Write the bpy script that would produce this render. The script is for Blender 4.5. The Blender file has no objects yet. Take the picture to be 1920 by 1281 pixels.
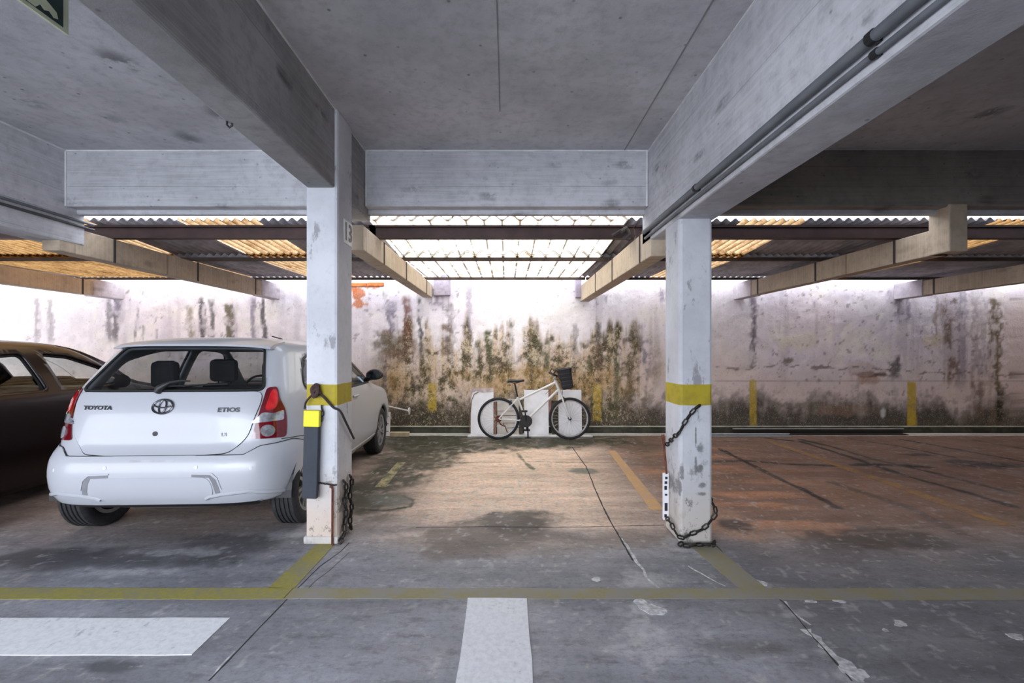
import bpy, bmesh, math, random
import numpy as np
from mathutils import Vector, Matrix
from mathutils.geometry import delaunay_2d_cdt

C = bpy.context.scene.collection
S = bpy.context.scene
random.seed(7)
rng = np.random.RandomState(11)
PI = math.pi

# ------------------------------------------------------------------ camera
F, HC, VX, VY = 850.0, 1.40, 950.0, 655.0          # focal length in px, eye height, vanishing point
cam = bpy.data.cameras.new('camera')
cam.sensor_width = 36.0
cam.lens = 36.0 * F / 1920.0
cam.shift_x = (960 - VX) / 1920.0
cam.shift_y = -(640.5 - VY) / 1920.0
cam.clip_start = 0.05
camo = bpy.data.objects.new('camera', cam)
camo.location = (0, 0, HC)
camo.rotation_euler = (PI / 2, 0, 0)
C.objects.link(camo)
S.camera = camo

# ------------------------------------------------------------------ exposure, sky, lights
S.view_settings.view_transform = 'Standard'
S.view_settings.look = 'None'
S.view_settings.exposure = 0.0
S.view_settings.gamma = 1.0
S.view_settings.use_curve_mapping = False
W = bpy.data.worlds.new('overcast sky')
S.world = W
W.use_nodes = True
W.node_tree.nodes['Background'].inputs[0].default_value = (0.875, 0.915, 1.0, 1)
W.node_tree.nodes['Background'].inputs[1].default_value = 5.5


def area(name, loc, target, sx, sy, power, col):
    l = bpy.data.lights.new(name, 'AREA')
    l.shape = 'RECTANGLE'
    l.size, l.size_y, l.energy, l.color = sx, sy, power, col
    o = bpy.data.objects.new(name, l)
    o.location = loc
    o.rotation_euler = (Vector(target) - Vector(loc)).to_track_quat('-Z', 'Y').to_euler()
    C.objects.link(o)
    return o


# unseen area lamp added to brighten the interior, as daylight from behind left
area('added_daylight_fill', (-2.3, -2.9, 1.95), (0.1, 2.2, 2.6), 4.8, 1.6, 150, (0.78, 0.87, 1.0))


# ------------------------------------------------------------------ helpers
def fl(px, py):                                    # a floor point (x, y) from where it shows in the photo
    d = F * HC / (py - VY)
    return ((px - VX) * d / F, d)


class NT:
    """small node-tree writer"""
    def __init__(s, name):
        s.m = bpy.data.materials.new(name)
        s.m.use_nodes = True
        s.t = s.m.node_tree
        s.n = s.t.nodes
        s.b = s.n['Principled BSDF']
        s.co = s.n.new('ShaderNodeTexCoord').outputs['Object']

    def link(s, a, b):
        s.t.links.new(a, b)

    def put(s, sock, v):
        if hasattr(v, 'is_linked') or hasattr(v, 'links'):
            s.link(v, sock)
        else:
            sock.default_value = v

    def vec(s, sc=(1, 1, 1), loc=(0, 0, 0)):
        m = s.n.new('ShaderNodeMapping')
        s.link(s.co, m.inputs[0])
        m.inputs['Scale'].default_value = sc
        m.inputs['Location'].default_value = loc
        return m.outputs[0]

    def noise(s, scale, detail=4, rough=0.6, v=None, dist=0.0):
        k = s.n.new('ShaderNodeTexNoise')
        s.link(v or s.co, k.inputs['Vector'])
        k.inputs['Scale'].default_value = scale
        k.inputs['Detail'].default_value = detail
        k.inputs['Roughness'].default_value = rough
        k.inputs['Distortion'].default_value = dist
        return k.outputs['Fac']

    def vor(s, scale, v=None, feature='F1'):
        k = s.n.new('ShaderNodeTexVoronoi')
        k.feature = feature
        s.link(v or s.co, k.inputs['Vector'])
        k.inputs['Scale'].default_value = scale
        return k.outputs['Distance']

    def math(s, op, a, b=0.0, c=None):
        k = s.n.new('ShaderNodeMath')
        k.operation = op
        s.put(k.inputs[0], a)
        s.put(k.inputs[1], b)
        if c is not None:
            s.put(k.inputs[2], c)
        return k.outputs[0]

    def rng(s, v, a, b, lo=0.0, hi=1.0, smooth=True):
        k = s.n.new('ShaderNodeMapRange')
        k.interpolation_type = 'SMOOTHSTEP' if smooth else 'LINEAR'
        s.put(k.inputs[0], v)
        for i, q in enumerate((a, b, lo, hi)):
            k.inputs[i + 1].default_value = q
        return k.outputs[0]

    def mix(s, fac, a, b, mode='MIX'):
        k = s.n.new('ShaderNodeMix')
        k.data_type = 'RGBA'
        k.blend_type = mode
        s.put(k.inputs[0], fac)
        for i, q in ((6, a), (7, b)):
            if isinstance(q, (tuple, list)):
                k.inputs[i].default_value = tuple(q) + ((1,) if len(q) == 3 else ())
            else:
                s.link(q, k.inputs[i])
        return k.outputs[2]

    def xyz(s):
        k = s.n.new('ShaderNodeSeparateXYZ')
        s.link(s.co, k.inputs[0])
        return k.outputs

    def attr(s, name):
        k = s.n.new('ShaderNodeAttribute')
        k.attribute_name = name
        return k.outputs['Color'], k.outputs['Alpha']

    def bump(s, h, strength=0.3, dist=0.01):
        k = s.n.new('ShaderNodeBump')
        k.inputs['Strength'].default_value = strength
        k.inputs['Distance'].default_value = dist
        s.link(h, k.inputs['Height'])
        s.link(k.outputs[0], s.b.inputs['Normal'])

    def out(s, col, rough=0.8, metal=0.0):
        if isinstance(col, (tuple, list)):
            s.b.inputs['Base Color'].default_value = tuple(col) + (1,)
        else:
            s.link(col, s.b.inputs['Base Color'])
        s.put(s.b.inputs['Roughness'], rough)
        s.b.inputs['Metallic'].default_value = metal
        return s.m


def plain(name, col, rough=0.5, metal=0.0, var=0.12, scale=9.0, coat=0.0, bump=0.0):
    k = NT(name)
    f = k.noise(scale, 3)
    d = tuple(max(0, c * (1 - var)) for c in col)
    l = tuple(min(1, c * (1 + var)) for c in col)
    m = k.out(k.mix(k.rng(f, 0.3, 0.7), d, l), rough, metal)
    if coat:
        k.b.inputs['Coat Weight'].default_value = coat
        k.b.inputs['Coat Roughness'].default_value = 0.04
    if bump:
        k.bump(k.noise(scale * 20, 2), bump, 0.002)
    return m


def concrete(name, lo, hi, lines=None, spots=0.5, warm=None):
    k = NT(name)
    big = k.noise(1.3, 5, 0.65)
    fine = k.noise(14, 4, 0.7)
    c = k.mix(k.rng(big, 0.3, 0.7), lo, hi)
    c = k.mix(k.rng(fine, 0.42, 0.72, 0, 0.45), c, tuple(q * 0.7 for q in lo))
    # knots and air holes: stretched dark blotches
    sp = k.vor(2.1, k.vec((1.0, 0.8, 2.6)))
    mm = k.math('MULTIPLY', k.rng(sp, 0.06, 0.30, 1, 0), k.rng(k.noise(3.1, 5, .75), 0.42, 0.53))
    c = k.mix(k.math('MULTIPLY', mm, spots), c, tuple(q * 0.32 for q in lo))
    sp2 = k.vor(9, k.vec((1, 1, 1.4), (3.1, 1.7, 0.4)))
    mm2 = k.math('MULTIPLY', k.rng(sp2, 0.04, 0.13, 1, 0), k.rng(k.noise(2.9, 3), 0.44, 0.52))
    c = k.mix(k.math('MULTIPLY', mm2, spots), c, tuple(q * 0.35 for q in lo))
    if lines:
        x, y, z = k.xyz()
        src = {'x': x, 'y': y, 'z': z}[lines[0]]
        wob = k.math('MULTIPLY', k.noise(0.8, 2), 0.012)
        fr = k.math('FRACT', k.math('DIVIDE', k.math('ADD', k.math('SUBTRACT', src, lines[2]), wob), lines[1]))
        d = k.math('ABSOLUTE', k.math('SUBTRACT', fr, 0.5))
        ln = k.rng(d, 0.0, 0.02, 1, 0)
        stretch = {'x': (9, .35, .35), 'y': (.35, 9, .35), 'z': (.35, .35, 9)}[lines[0]]
        brk = k.rng(k.noise(1.1, 3, 0.6, k.vec(stretch)), 0.40, 0.62)
        c = k.mix(k.math('MULTIPLY', k.math('MULTIPLY', ln, brk), 0.75), c, tuple(q * 0.4 for q in lo))
        grain = k.noise(3.0, 4, 0.7, k.vec({'x': (14, .5, .5), 'y': (.5, 14, .5), 'z': (.5, .5, 14)}[lines[0]]))
        c = k.mix(k.rng(grain, 0.4, 0.7, 0, 0.3), c, tuple(min(1, q * 1.25) for q in hi))
    k.bump(k.noise(30, 4, 0.7), 0.25, 0.006)
    return k.out(c, 0.85)


# ---- mesh writing
def setp(o, label=None, cat=None, group=None, kind=None):
    if label: o['label'] = label
    if cat: o['category'] = cat
    if group: o['group'] = group
    if kind: o['kind'] = kind
    return o


def obj(name, bm, mats, parent=None, smooth=False, bevel=0.0, mesh=None):
    if mesh is None:
        mesh = bpy.data.meshes.new(name)
        bmesh.ops.recalc_face_normals(bm, faces=bm.faces)
        bm.to_mesh(mesh)
        bm.free()
        for m in (mats if isinstance(mats, (list, tuple)) else [mats]):
            mesh.materials.append(m)
        if smooth:
            mesh.polygons.foreach_set('use_smooth', [True] * len(mesh.polygons))
            try:
                mesh.set_sharp_from_angle(angle=math.radians(38))
            except Exception:
                pass
    o = bpy.data.objects.new(name, mesh)
    C.objects.link(o)
    if parent is not None:
        o.parent = parent
    if bevel:
        b = o.modifiers.new('bevel', 'BEVEL')
        b.width, b.segments, b.limit_method = bevel, 2, 'ANGLE'
    return o


def thing(name, label, cat, loc=(0, 0, 0), rz=0.0, group=None):
    o = bpy.data.objects.new(name, None)
    o.empty_display_size = 0.1
    o.location = loc
    o.rotation_euler = (0, 0, rz)
    C.objects.link(o)
    return setp(o, label, cat, group)


def BM():
    return bmesh.new()


def box(bm, x0, x1, y0, y1, z0, z1, M=None, mat=0):
    vs = [bm.verts.new((x, y, z)) for x in (x0, x1) for y in (y0, y1) for z in (z0, z1)]
    for q in ((0, 1, 3, 2), (4, 6, 7, 5), (0, 4, 5, 1), (2, 3, 7, 6), (0, 2, 6, 4), (1, 5, 7, 3)):
        f = bm.faces.new([vs[i] for i in q])
        f.material_index = mat
    if M is not None:
        bmesh.ops.transform(bm, matrix=M, verts=vs)
    return vs


def tube(bm, pts, r, n=8, cap=True, closed=False, mat=0):
    pts = [Vector(p) for p in pts]
    rs = r if isinstance(r, (list, tuple)) else [r] * len(pts)
    rings = []
    N = len(pts)
    prev = None
    for i, p in enumerate(pts):
        if closed:
            t = (pts[(i + 1) % N] - pts[i - 1])
        else:
            t = pts[min(i + 1, N - 1)] - pts[max(i - 1, 0)]
        t.normalize()
        if prev is None:
            up = Vector((0, 0, 1)) if abs(t.z) < 0.9 else Vector((1, 0, 0))
            a = t.cross(up).normalized()
        else:
            a = (prev - t * prev.dot(t)).normalized()
        prev = a
        b = t.cross(a)
        rings.append([bm.verts.new(p + (a * math.cos(2 * PI * k / n) + b * math.sin(2 * PI * k / n)) * rs[i]) for k in range(n)])
    for i in range(N if closed else N - 1):
        A, B = rings[i], rings[(i + 1) % N]
        for k in range(n):
            f = bm.faces.new((A[k], A[(k + 1) % n], B[(k + 1) % n], B[k]))
            f.material_index = mat
    if cap and not closed:
        for q in (rings[0], rings[-1]):
            f = bm.faces.new(q)
            f.material_index = mat


def lathe(bm, prof, n=32, axis='x', c=(0, 0, 0), closed=False, mat=0):
    """prof: (offset along the axis, radius)"""
    rings = []
    for a, r in prof:
        ring = []
        for k in range(n):
            t = 2 * PI * k / n
            u, v = r * math.cos(t), r * math.sin(t)
            p = {'x': (a, u, v), 'y': (u, a, v), 'z': (u, v, a)}[axis]
            ring.append(bm.verts.new((p[0] + c[0], p[1] + c[1], p[2] + c[2])))
        rings.append(ring)
    M_ = len(rings)
    for i in range(M_ if closed else M_ - 1):
        A, B = rings[i], rings[(i + 1) % M_]
        for k in range(n):
            f = bm.faces.new((A[k], A[(k + 1) % n], B[(k + 1) % n], B[k]))
            f.material_index = mat
    if not closed:
        for q in (rings[0], rings[-1]):
            if prof[0][1] > 1e-5:
                f = bm.faces.new(q)
                f.material_index = mat


def prism(bm, poly, fn0, fn1, mat=0):
    """a polygon of 2-D points lifted to two ends by fn0, fn1"""
    A = [bm.verts.new(fn0(*p)) for p in poly]
    B = [bm.verts.new(fn1(*p)) for p in poly]
    n = len(poly)
    fs = [bm.faces.new(A), bm.faces.new(B[::-1])]
    for i in range(n):
        fs.append(bm.faces.new((A[i], B[i], B[(i + 1) % n], A[(i + 1) % n])))
    for f in fs:
        f.material_index = mat


def struct(name, bm, m, parent=None, label=None, cat=None, bevel=0.0):
    o = obj(name, bm, m, parent, bevel=bevel)
    if parent is None:
        o['kind'] = 'structure'
        setp(o, label, cat)
    return o


def text_mesh(body, size, m, parent, name, loc, rot, extrude=0.0015, sx=1.0, bold=0.0):
    cu = bpy.data.curves.new(name, 'FONT')
    cu.body, cu.size, cu.extrude, cu.offset = body, size, extrude, bold
    cu.align_x, cu.align_y = 'CENTER', 'CENTER'
    cu.resolution_u = 3
    t = bpy.data.objects.new('lettering_source', cu)
    C.objects.link(t)
    dg = bpy.context.evaluated_depsgraph_get()
    me = bpy.data.meshes.new_from_object(t.evaluated_get(dg))
    bpy.data.objects.remove(t)
    me.name = name
    me.materials.clear()
    me.materials.append(m)
    o = bpy.data.objects.new(name, me)
    C.objects.link(o)
    o.parent = parent
    o.location, o.rotation_euler, o.scale = loc, rot, (sx, 1, 1)
    return o


# ---- numpy noise for stain maps laid on the floor and the wall
def vnoise(x, y, seed=0):
    r = np.random.RandomState(seed)
    G = r.rand(256, 256)
    xi, yi = np.floor(x).astype(int), np.floor(y).astype(int)
    fx, fy = x - xi, y - yi
    fx, fy = fx * fx * (3 - 2 * fx), fy * fy * (3 - 2 * fy)
    g = lambda a, b: G[a & 255, b & 255]
    return (g(xi, yi) * (1 - fx) + g(xi + 1, yi) * fx) * (1 - fy) + (g(xi, yi + 1) * (1 - fx) + g(xi + 1, yi + 1) * fx) * fy


def fbm(x, y, seed=0, o=5):
    s = np.zeros_like(x)
    a, t = 1.0, 0.0
    for i in range(o):
        s += a * vnoise(x * 2 ** i + 17.3 * i, y * 2 ** i + 5.1 * i, seed + i)
        t += a
        a *= 0.55
    return s / t


def sstep(v, a, b):
    t = np.clip((v - a) / (b - a), 0, 1)
    return t * t * (3 - 2 * t)


def lerp(c, col, m):
    return c + (np.array(col)[None, :] - c) * m[:, None]


def grid_mesh(name, U, V, fn, colors, m):
    """a sheet of quads over U x V with one colour per vertex"""
    uu, vv = np.meshgrid(U, V)
    co = fn(uu.ravel(), vv.ravel())
    nu, nv = len(U), len(V)
    i = np.arange(nu * nv).reshape(nv, nu)
    q = np.stack([i[:-1, :-1], i[:-1, 1:], i[1:, 1:], i[1:, :-1]], -1).reshape(-1, 4)
    me = bpy.data.meshes.new(name)
    me.vertices.add(len(co))
    me.vertices.foreach_set('co', co.astype(np.float32).ravel())
    me.loops.add(q.size)
    me.loops.foreach_set('vertex_index', q.ravel().astype(np.int32))
    me.polygons.add(len(q))
    me.polygons.foreach_set('loop_start', np.arange(0, q.size, 4).astype(np.int32))
    try:
        me.polygons.foreach_set('loop_total', np.full(len(q), 4, np.int32))
    except Exception:
        pass
    me.update()
    a = me.color_attributes.new('stain', 'FLOAT_COLOR', 'POINT')
    rgba = np.ones((len(co), 4), np.float32)
    cc = colors(uu.ravel(), vv.ravel())
    rgba[:, :cc.shape[1]] = np.clip(cc, 0.0, 0.95)
    a.data.foreach_set('color', rgba.ravel())
    me.materials.append(m)
    o = bpy.data.objects.new(name, me)
    C.objects.link(o)
    return o

# ================================================================== the setting
M_ceil = concrete('ceiling concrete', (.42, .42, .44), (.58, .58, .60), None, 0.85)
M_beamz = concrete('painted board-marked beam', (.40, .40, .42), (.56, .56, .59), ('z', .17, .02), 0.75)
M_beamx = concrete('painted board-marked deep beam', (.42, .42, .44), (.60, .60, .63), ('z', .20, .08), 0.75)
M_bead = plain('white paint bead', (.66, .66, .66), .7)
M_trimdark = plain('mossy dark kerb', (.05, .05, .035), .9, 0, .5, 6)

# ---- floor
def axis(*segs):
    out = []
    for a, b, st in segs:
        out.append(np.arange(a, b, st))
    out.append(np.array([segs[-1][1]]))
    return np.concatenate(out)

FX = axis((-12, -8.4, .4), (-8.4, -3.2, .026), (-3.2, 3.4, .014), (3.4, 8.4, .026), (8.4, 12, .4))
FY = axis((-9, 1.4, .4), (1.4, 3.8, .013), (3.8, 7.66, .022))


def floor_col(x, y):
    n1, n2 = fbm(x * .7, y * .7, 3), fbm(x * 2.3, y * 2.3, 9)
    n3 = fbm(x * 9, y * 9, 21, 5)
    nst = fbm(x * 1.2, y * 5.0, 33)
    c = np.empty((len(x), 3))
    c[:] = (.255, .26, .29)
    c *= (.72 + .56 * n1)[:, None]
    c *= (.80 + .40 * n2)[:, None]
    # warm canopy light tinted into the concrete further in
    wm = sstep(y + (n1 - .5) * 1.6, 2.5, 3.9)
    c = lerp(c, (.34, .26, .215), wm * .85)
    # pool of canopy light painted pale in mid bay
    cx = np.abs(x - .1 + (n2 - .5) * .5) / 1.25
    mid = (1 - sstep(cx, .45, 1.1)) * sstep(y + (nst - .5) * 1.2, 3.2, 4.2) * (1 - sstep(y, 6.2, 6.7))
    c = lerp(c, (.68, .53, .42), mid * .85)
    # right bays: amber sheet light put in as brown
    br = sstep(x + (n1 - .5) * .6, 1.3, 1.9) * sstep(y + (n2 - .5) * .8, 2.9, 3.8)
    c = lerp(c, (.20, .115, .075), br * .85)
    red = br * sstep(nst, .5, .68) * (1 - sstep(x, 2.2, 4.2))
    c = lerp(c, (.46, .24, .135), red * .7)
    # dark bluish area right in front
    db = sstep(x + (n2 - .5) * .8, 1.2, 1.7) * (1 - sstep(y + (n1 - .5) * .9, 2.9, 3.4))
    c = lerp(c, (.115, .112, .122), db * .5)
    # moss: a drift along the far edge and one beside the white car
    mo = sstep(y + (n2 - .5) * 1.3, 6.15, 6.6) * (1 - sstep(x, 1.2, 2.6)) * sstep(x, -3.2, -2.2)
    c = lerp(c, (.036, .038, .012), np.clip(mo * (.62 + .9 * sstep(n3, .35, .65)), 0, .95))
    dl = np.abs(x + 1.25 - (n2 - .5) * 1.3 + (5.0 - y) * .06)
    mo2 = (1 - sstep(dl, .15, .72)) * sstep(y + (n2 - .5) * .8, 3.5, 4.2) * sstep(n1 * .5 + n3 * .5, .30, .48)
    c = lerp(c, (.030, .033, .012), np.clip(mo2, 0, .88))
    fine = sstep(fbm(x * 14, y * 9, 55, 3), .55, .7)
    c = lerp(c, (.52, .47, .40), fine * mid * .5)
    # pale strip at the kerb
    pw = sstep(y + (n3 - .5) * .12, 7.28, 7.36)
    c = lerp(c, (.60, .60, .57), pw * .75)
    # oil and damp stains
    for px, py, hw, hh, col, st in ((960, 978, 105, 26, (.075, .062, .052), .95), (890, 1005, 150, 30, (.12, .10, .088), .75), (880, 1038, 90, 16, (.14, .12, .11), .65), (1040, 1005, 90, 16, (.12, .10, .09), .6),
                                    (1180, 1010, 110, 20, (.15, .125, .11), .5), (1010, 1020, 220, 26, (.17, .145, .13), .45),
                                    (200, 1050, 260, 26, (.07, .07, .078), .7), (420, 1025, 120, 28, (.08, .08, .088), .6),
                                    (90, 1045, 120, 18, (.08, .08, .09), .5), (1640, 1010, 150, 26, (.05, .042, .036), .75),
                                    (1560, 1040, 80, 20, (.11, .09, .09), .4), (1850, 873, 75, 8, (.018, .015, .012), .97),
                                    (1720, 853, 40, 4, (.03, .025, .02), .9), (1790, 866, 40, 5, (.02, .017, .013), .9),
                                    (1095, 884, 34, 6, (.16, .18, .155), .8), (735, 938, 50, 13, (.12, .135, .115), .7),
                                    (210, 1250, 60, 12, (.07, .07, .08), .7), (1400, 1215, 130, 22, (.12, .115, .11), .5),
                                    (1330, 960, 60, 50, (.36, .22, .14), .5), (1560, 905, 180, 40, (.34, .20, .125), .4),
                                    (1375, 985, 40, 12, (.03, .025, .025), .8), (620, 1010, 70, 14, (.12, .115, .115), .3)):
        a, d = fl(px, py)
        rx = hw * d / F
        ry = max(abs(fl(px, py + hh)[1] - fl(px, py - hh)[1]) / 2, .03)
        e = np.sqrt(((x - a) / rx) ** 2 + ((y - d) / ry) ** 2) + (n2 - .5) * .9 + (n3 - .5) * .7
        c = lerp(c, col, (1 - sstep(e, .45, 1.05)) * st)
    # dark seams and trails
    def seam(pts, w, col, st, wob=.03):
        nonlocal c
        best = np.full(len(x), 9.0)
        P = [fl(*p) for p in pts]
        for (ax, ay), (bx, by) in zip(P, P[1:]):
            L2 = (bx - ax) ** 2 + (by - ay) ** 2
            t = np.clip(((x - ax) * (bx - ax) + (y - ay) * (by - ay)) / L2, 0, 1)
            best = np.minimum(best, np.hypot(x - ax - t * (bx - ax), y - ay - t * (by - ay)))
        m = (1 - sstep(best + (n3 - .5) * wob * 2, w * .5, w * 1.4)) * st
        c = lerp(c, col, np.clip(m * (.85 + .7 * sstep(n2, .3, .6)), 0, 1))
    dk = (.016, .012, .010)
    seam([(1350, 842), (1450, 893), (1520, 925), (1572, 953)], .034, dk, .95)
    seam([(1340, 866), (1400, 864), (1470, 870), (1570, 874)], .04, dk, .9)
    seam([(1600, 872), (1640, 871), (1690, 873), (1740, 876)], .055, dk, .95)
    seam([(1440, 822), (1500, 828), (1560, 846), (1620, 866), (1700, 893), (1800, 920), (1900, 950)], .04, dk, .8)
    seam([(1500, 824), (1560, 838), (1640, 862), (1740, 884), (1900, 925)], .04, dk, .8)
    seam([(1590, 822), (1680, 836), (1790, 858)], .035, dk, .7)
    seam([(1690, 824), (1780, 840), (1920, 866)], .035, dk, .7)
    seam([(1830, 826), (1920, 842)], .035, dk, .7)
    seam([(1560, 905), (1700, 950), (1800, 1000)], .05, (.10, .075, .065), .5)
    seam([(760, 868), (860, 868), (1000, 866), (1180, 868), (1240, 868)], .02, (.16, .13, .10), .6)
    seam([(970, 850), (985, 868), (1000, 880)], .025, (.12, .13, .08), .7)
    seam([(1340, 990), (1500, 989), (1560, 990)], .012, (.30, .22, .17), .5)
    seam([(1600, 1000), (1750, 994), (1920, 988)], .02, (.27, .21, .18), .5)
    seam([(670, 955), (720, 958), (770, 950), (775, 938), (755, 930)], .016, (.03, .035, .028), .8, .015)
    seam([(905, 967), (930, 961), (950, 963)], .014, (.05, .045, .04), .8)
    # joint that runs out from under the posts, with its ragged pale filler
    # pale scuffs
    for (px, py, hw, hh) in ((1415, 1092, 24, 14), (1218, 1138, 26, 22), (1585, 1262, 40, 24), (1545, 1222, 26, 14),
                             (1690, 1170, 18, 6), (1905, 1194, 22, 8), (1118, 1086, 12, 5), (1215, 1085, 60, 20), (1285, 1030, 60, 26),
                             (1490, 1150, 30, 8), (1580, 1120, 26, 6), (1240, 1200, 90, 50), (350, 1035, 90, 10), (560, 1000, 60, 12), (240, 1075, 130, 12)):
        a, d = fl(px, py)
        rx = hw * d / F
        ry = abs(fl(px, py + hh)[1] - fl(px, py - hh)[1]) / 2
        e = np.sqrt(((x - a) / rx) ** 2 + ((y - d) / ry) ** 2) + (n3 - .5) * 2.2 + (n2 - .5) * 1.2
        c = lerp(c, (.40, .40, .42), (1 - sstep(e, .3, 1.0)) * .62)
    sp = sstep(fbm(x * 22, y * 15, 77, 3), .70, .78)
    c = lerp(c, (.42, .41, .41), sp * .5)
    c *= (.70 + .60 * fbm(x * 1.1, y * 8.0, 37, 5))[:, None]
    g = c.mean()
    c = g * (c / g) ** 1.18
    al = np.clip(.35 + mo * .7 + mo2 * .6 + wm * .3, 0, 1)
    return np.concatenate([c, al[:, None]], 1)


k = NT('stained light-tinted floor')
c, al = k.attr('stain')
f1 = k.noise(26, 5, .75)
c = k.mix(k.rng(f1, .42, .75, 0, .40), c, (.05, .05, .05), 'MIX')
fs = k.noise(5, 6, .78, k.vec((1, 2.6, 1)))
c = k.mix(k.rng(fs, .50, .66, 0, .42), c, (.06, .058, .056))
f3 = k.noise(9, 6, .8, k.vec((.8, 2.2, 1), (4, 2, 0)))
c = k.mix(k.rng(f3, .56, .68, 0, .40), c, (.58, .56, .54))
f4 = k.noise(38, 6, .85, k.vec((.7, 1.5, 1)))
c = k.mix(k.math('MULTIPLY', k.rng(f4, .50, .60), k.math('MULTIPLY', al, .5)), c, (.05, .042, .035))
k.bump(k.noise(22, 5, .75), .12, .006)
M_floor = k.out(c, k.rng(k.noise(2.2, 4), .3, .7, .42, .75))
fo = grid_mesh('floor', FX, FY, lambda u, v: np.stack([u, v, np.zeros_like(u)], -1), floor_col, M_floor)
setp(fo, None, None, None, 'structure')

# open joints and the pale filler patches smeared along them
M_joint = plain('dark open joint', (.035, .033, .033), .9, 0, .4, 20)
M_fill = plain('pale chipped filler', (.50, .50, .52), .85, 0, .35, 30, 0, .4)


def strip(name, pts, w, m, jit=.3, z=.0016, step=.05, parent=fo):
    """a ragged band along a line on the floor (points as seen in the photo)"""
    P = [fl(*p) for p in pts]
    L = []
    for (ax, ay), (bx, by) in zip(P, P[1:]):
        n = max(1, int(math.hypot(bx - ax, by - ay) / step))
        L += [(ax + (bx - ax) * i / n, ay + (by - ay) * i / n) for i in range(n)]
    L.append(P[-1])
    A, B = [], []
    wob = 0
    for i, (x, y) in enumerate(L):
        x1, y1 = L[min(i + 1, len(L) - 1)]
        x0, y0 = L[max(i - 1, 0)]
        d = math.hypot(x1 - x0, y1 - y0) or 1
        nx, ny = -(y1 - y0) / d, (x1 - x0) / d
        wob = .8 * wob + random.uniform(-1, 1) * w * jit
        a, b = w / 2 * random.uniform(1 - jit * 2, 1 + jit), w / 2 * random.uniform(1 - jit * 2, 1 + jit)
        A.append((x + nx * (a + wob), y + ny * (a + wob)))
        B.append((x - nx * (b - wob), y - ny * (b - wob)))
    bm = BM()
    va = [bm.verts.new((x, y, z)) for x, y in A]
    vb = [bm.verts.new((x, y, z)) for x, y in B]
    for i in range(len(L) - 1):
        bm.faces.new((va[i], va[i + 1], vb[i + 1], vb[i]))
    for lp in (va, vb):
        lo = [bm.verts.new((v.co.x, v.co.y, -.001)) for v in lp]
        for i in range(len(L) - 1):
            bm.faces.new((lp[i], lp[i + 1], lo[i + 1], lo[i]))
    return obj(name, bm, m, parent)


def blot(name, px, py, hw, hh, m, z=.002, n=26, seed=1, parent=fo):
    r = random.Random(seed)
    cx, cy = fl(px, py)
    rx = hw * cy / F
    ry = abs(fl(px, py + hh)[1] - fl(px, py - hh)[1]) / 2
    sk = r.uniform(-.4, .4)
    ph = [r.uniform(0, 6.3) for _ in range(3)]
    pts = []
    for i in range(n):
        a = 2 * PI * i / n
        q = .82 + .16 * math.sin(a * 2 + ph[0]) + .12 * math.sin(a * 3 + ph[1]) + .07 * math.sin(a * 7 + ph[2]) + r.uniform(-.05, .05)
        pts.append((cx + rx * q * math.cos(a) + sk * ry * math.sin(a), cy + ry * q * math.sin(a)))
    bm = BM()
    prism(bm, pts, lambda a, b: (a, b, -.001), lambda a, b: (a, b, z))
    return obj(name, bm, m, parent)


strip('floor_joint', [(655, 1018), (640, 1034), (600, 1063), (540, 1122), (470, 1195), (390, 1278)], .007, M_joint, .25)
strip('floor_joint', [(1345, 1025), (1400, 1080), (1470, 1130), (1530, 1200), (1600, 1278)], .008, M_joint, .3)
strip('floor_joint', [(1072, 838), (1098, 875), (1125, 940), (1160, 1005), (1188, 1052)], .012, M_joint, .2)
strip('floor_joint', [(780, 989), (900, 988), (1040, 989), (1160, 987), (1245, 985)], .007, M_joint, .3)
strip('floor_crack', [(655, 1036), (620, 1068), (590, 1090), (560, 1125)], .006, plain('filled crack', (.12, .12, .12), .9), .3)
strip('filler_band', [(1165, 1010), (1195, 1055), (1215, 1085), (1240, 1108)], .022, M_fill, .35, .0012)
strip('filler_band', [(1505, 1180), (1540, 1212), (1570, 1240), (1600, 1278)], .05, M_fill, .4, .0012, .03)
strip('filler_band', [(1290, 1062), (1330, 1085), (1360, 1100)], .012, M_fill, .4, .0012)
strip('filler_band', [(1470, 1128), (1490, 1150), (1520, 1172)], .012, M_fill, .4, .0012)
strip('filler_band', [(440, 1222), (415, 1250), (395, 1278)], .010, M_fill, .4, .0012)
for i, q in enumerate(((1218, 1140, 27, 17), (1415, 1094, 24, 10), (1118, 1087, 11, 4), (1688, 1170, 16, 6), (1660, 1182, 5, 4), (1904, 1194, 18, 7), (1602, 1262, 24, 16), (1520, 1128, 12, 3), (1575, 1128, 14, 3))):
    blot('filler_patch', *q, M_fill, .0022, 26, i + 3)

# painted lines: thin worn coats of paint
def worn_paint(name, col, wear, under):
    k = NT(name)
    a = k.noise(5, 5, .7)
    b = k.noise(38, 3, .7)
    c = k.mix(k.rng(b, .35, .7, 0, .35), col, tuple(q * .6 for q in col))
    v = k.math('ADD', k.math('MULTIPLY', a, .65), k.math('MULTIPLY', b, .35))
    c = k.mix(k.rng(v, wear, wear + .16), c, under)
    return k.out(c, .7)

M_yel = worn_paint('worn yellow line paint', (.28, .25, .06), .46, (.22, .21, .13))
M_yel2 = worn_paint('faded yellow line paint', (.255, .225, .12), .42, (.235, .225, .20))
M_yel3 = worn_paint('yellow line paint under dust', (.55, .34, .13), .40, (.44, .29, .18))
M_yel4 = worn_paint('pale yellow line paint in moss', (.40, .35, .20), .42, (.10, .10, .05))
M_whi = worn_paint('white arrow paint', (.72, .73, .77), .56, (.24, .24, .25))


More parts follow.
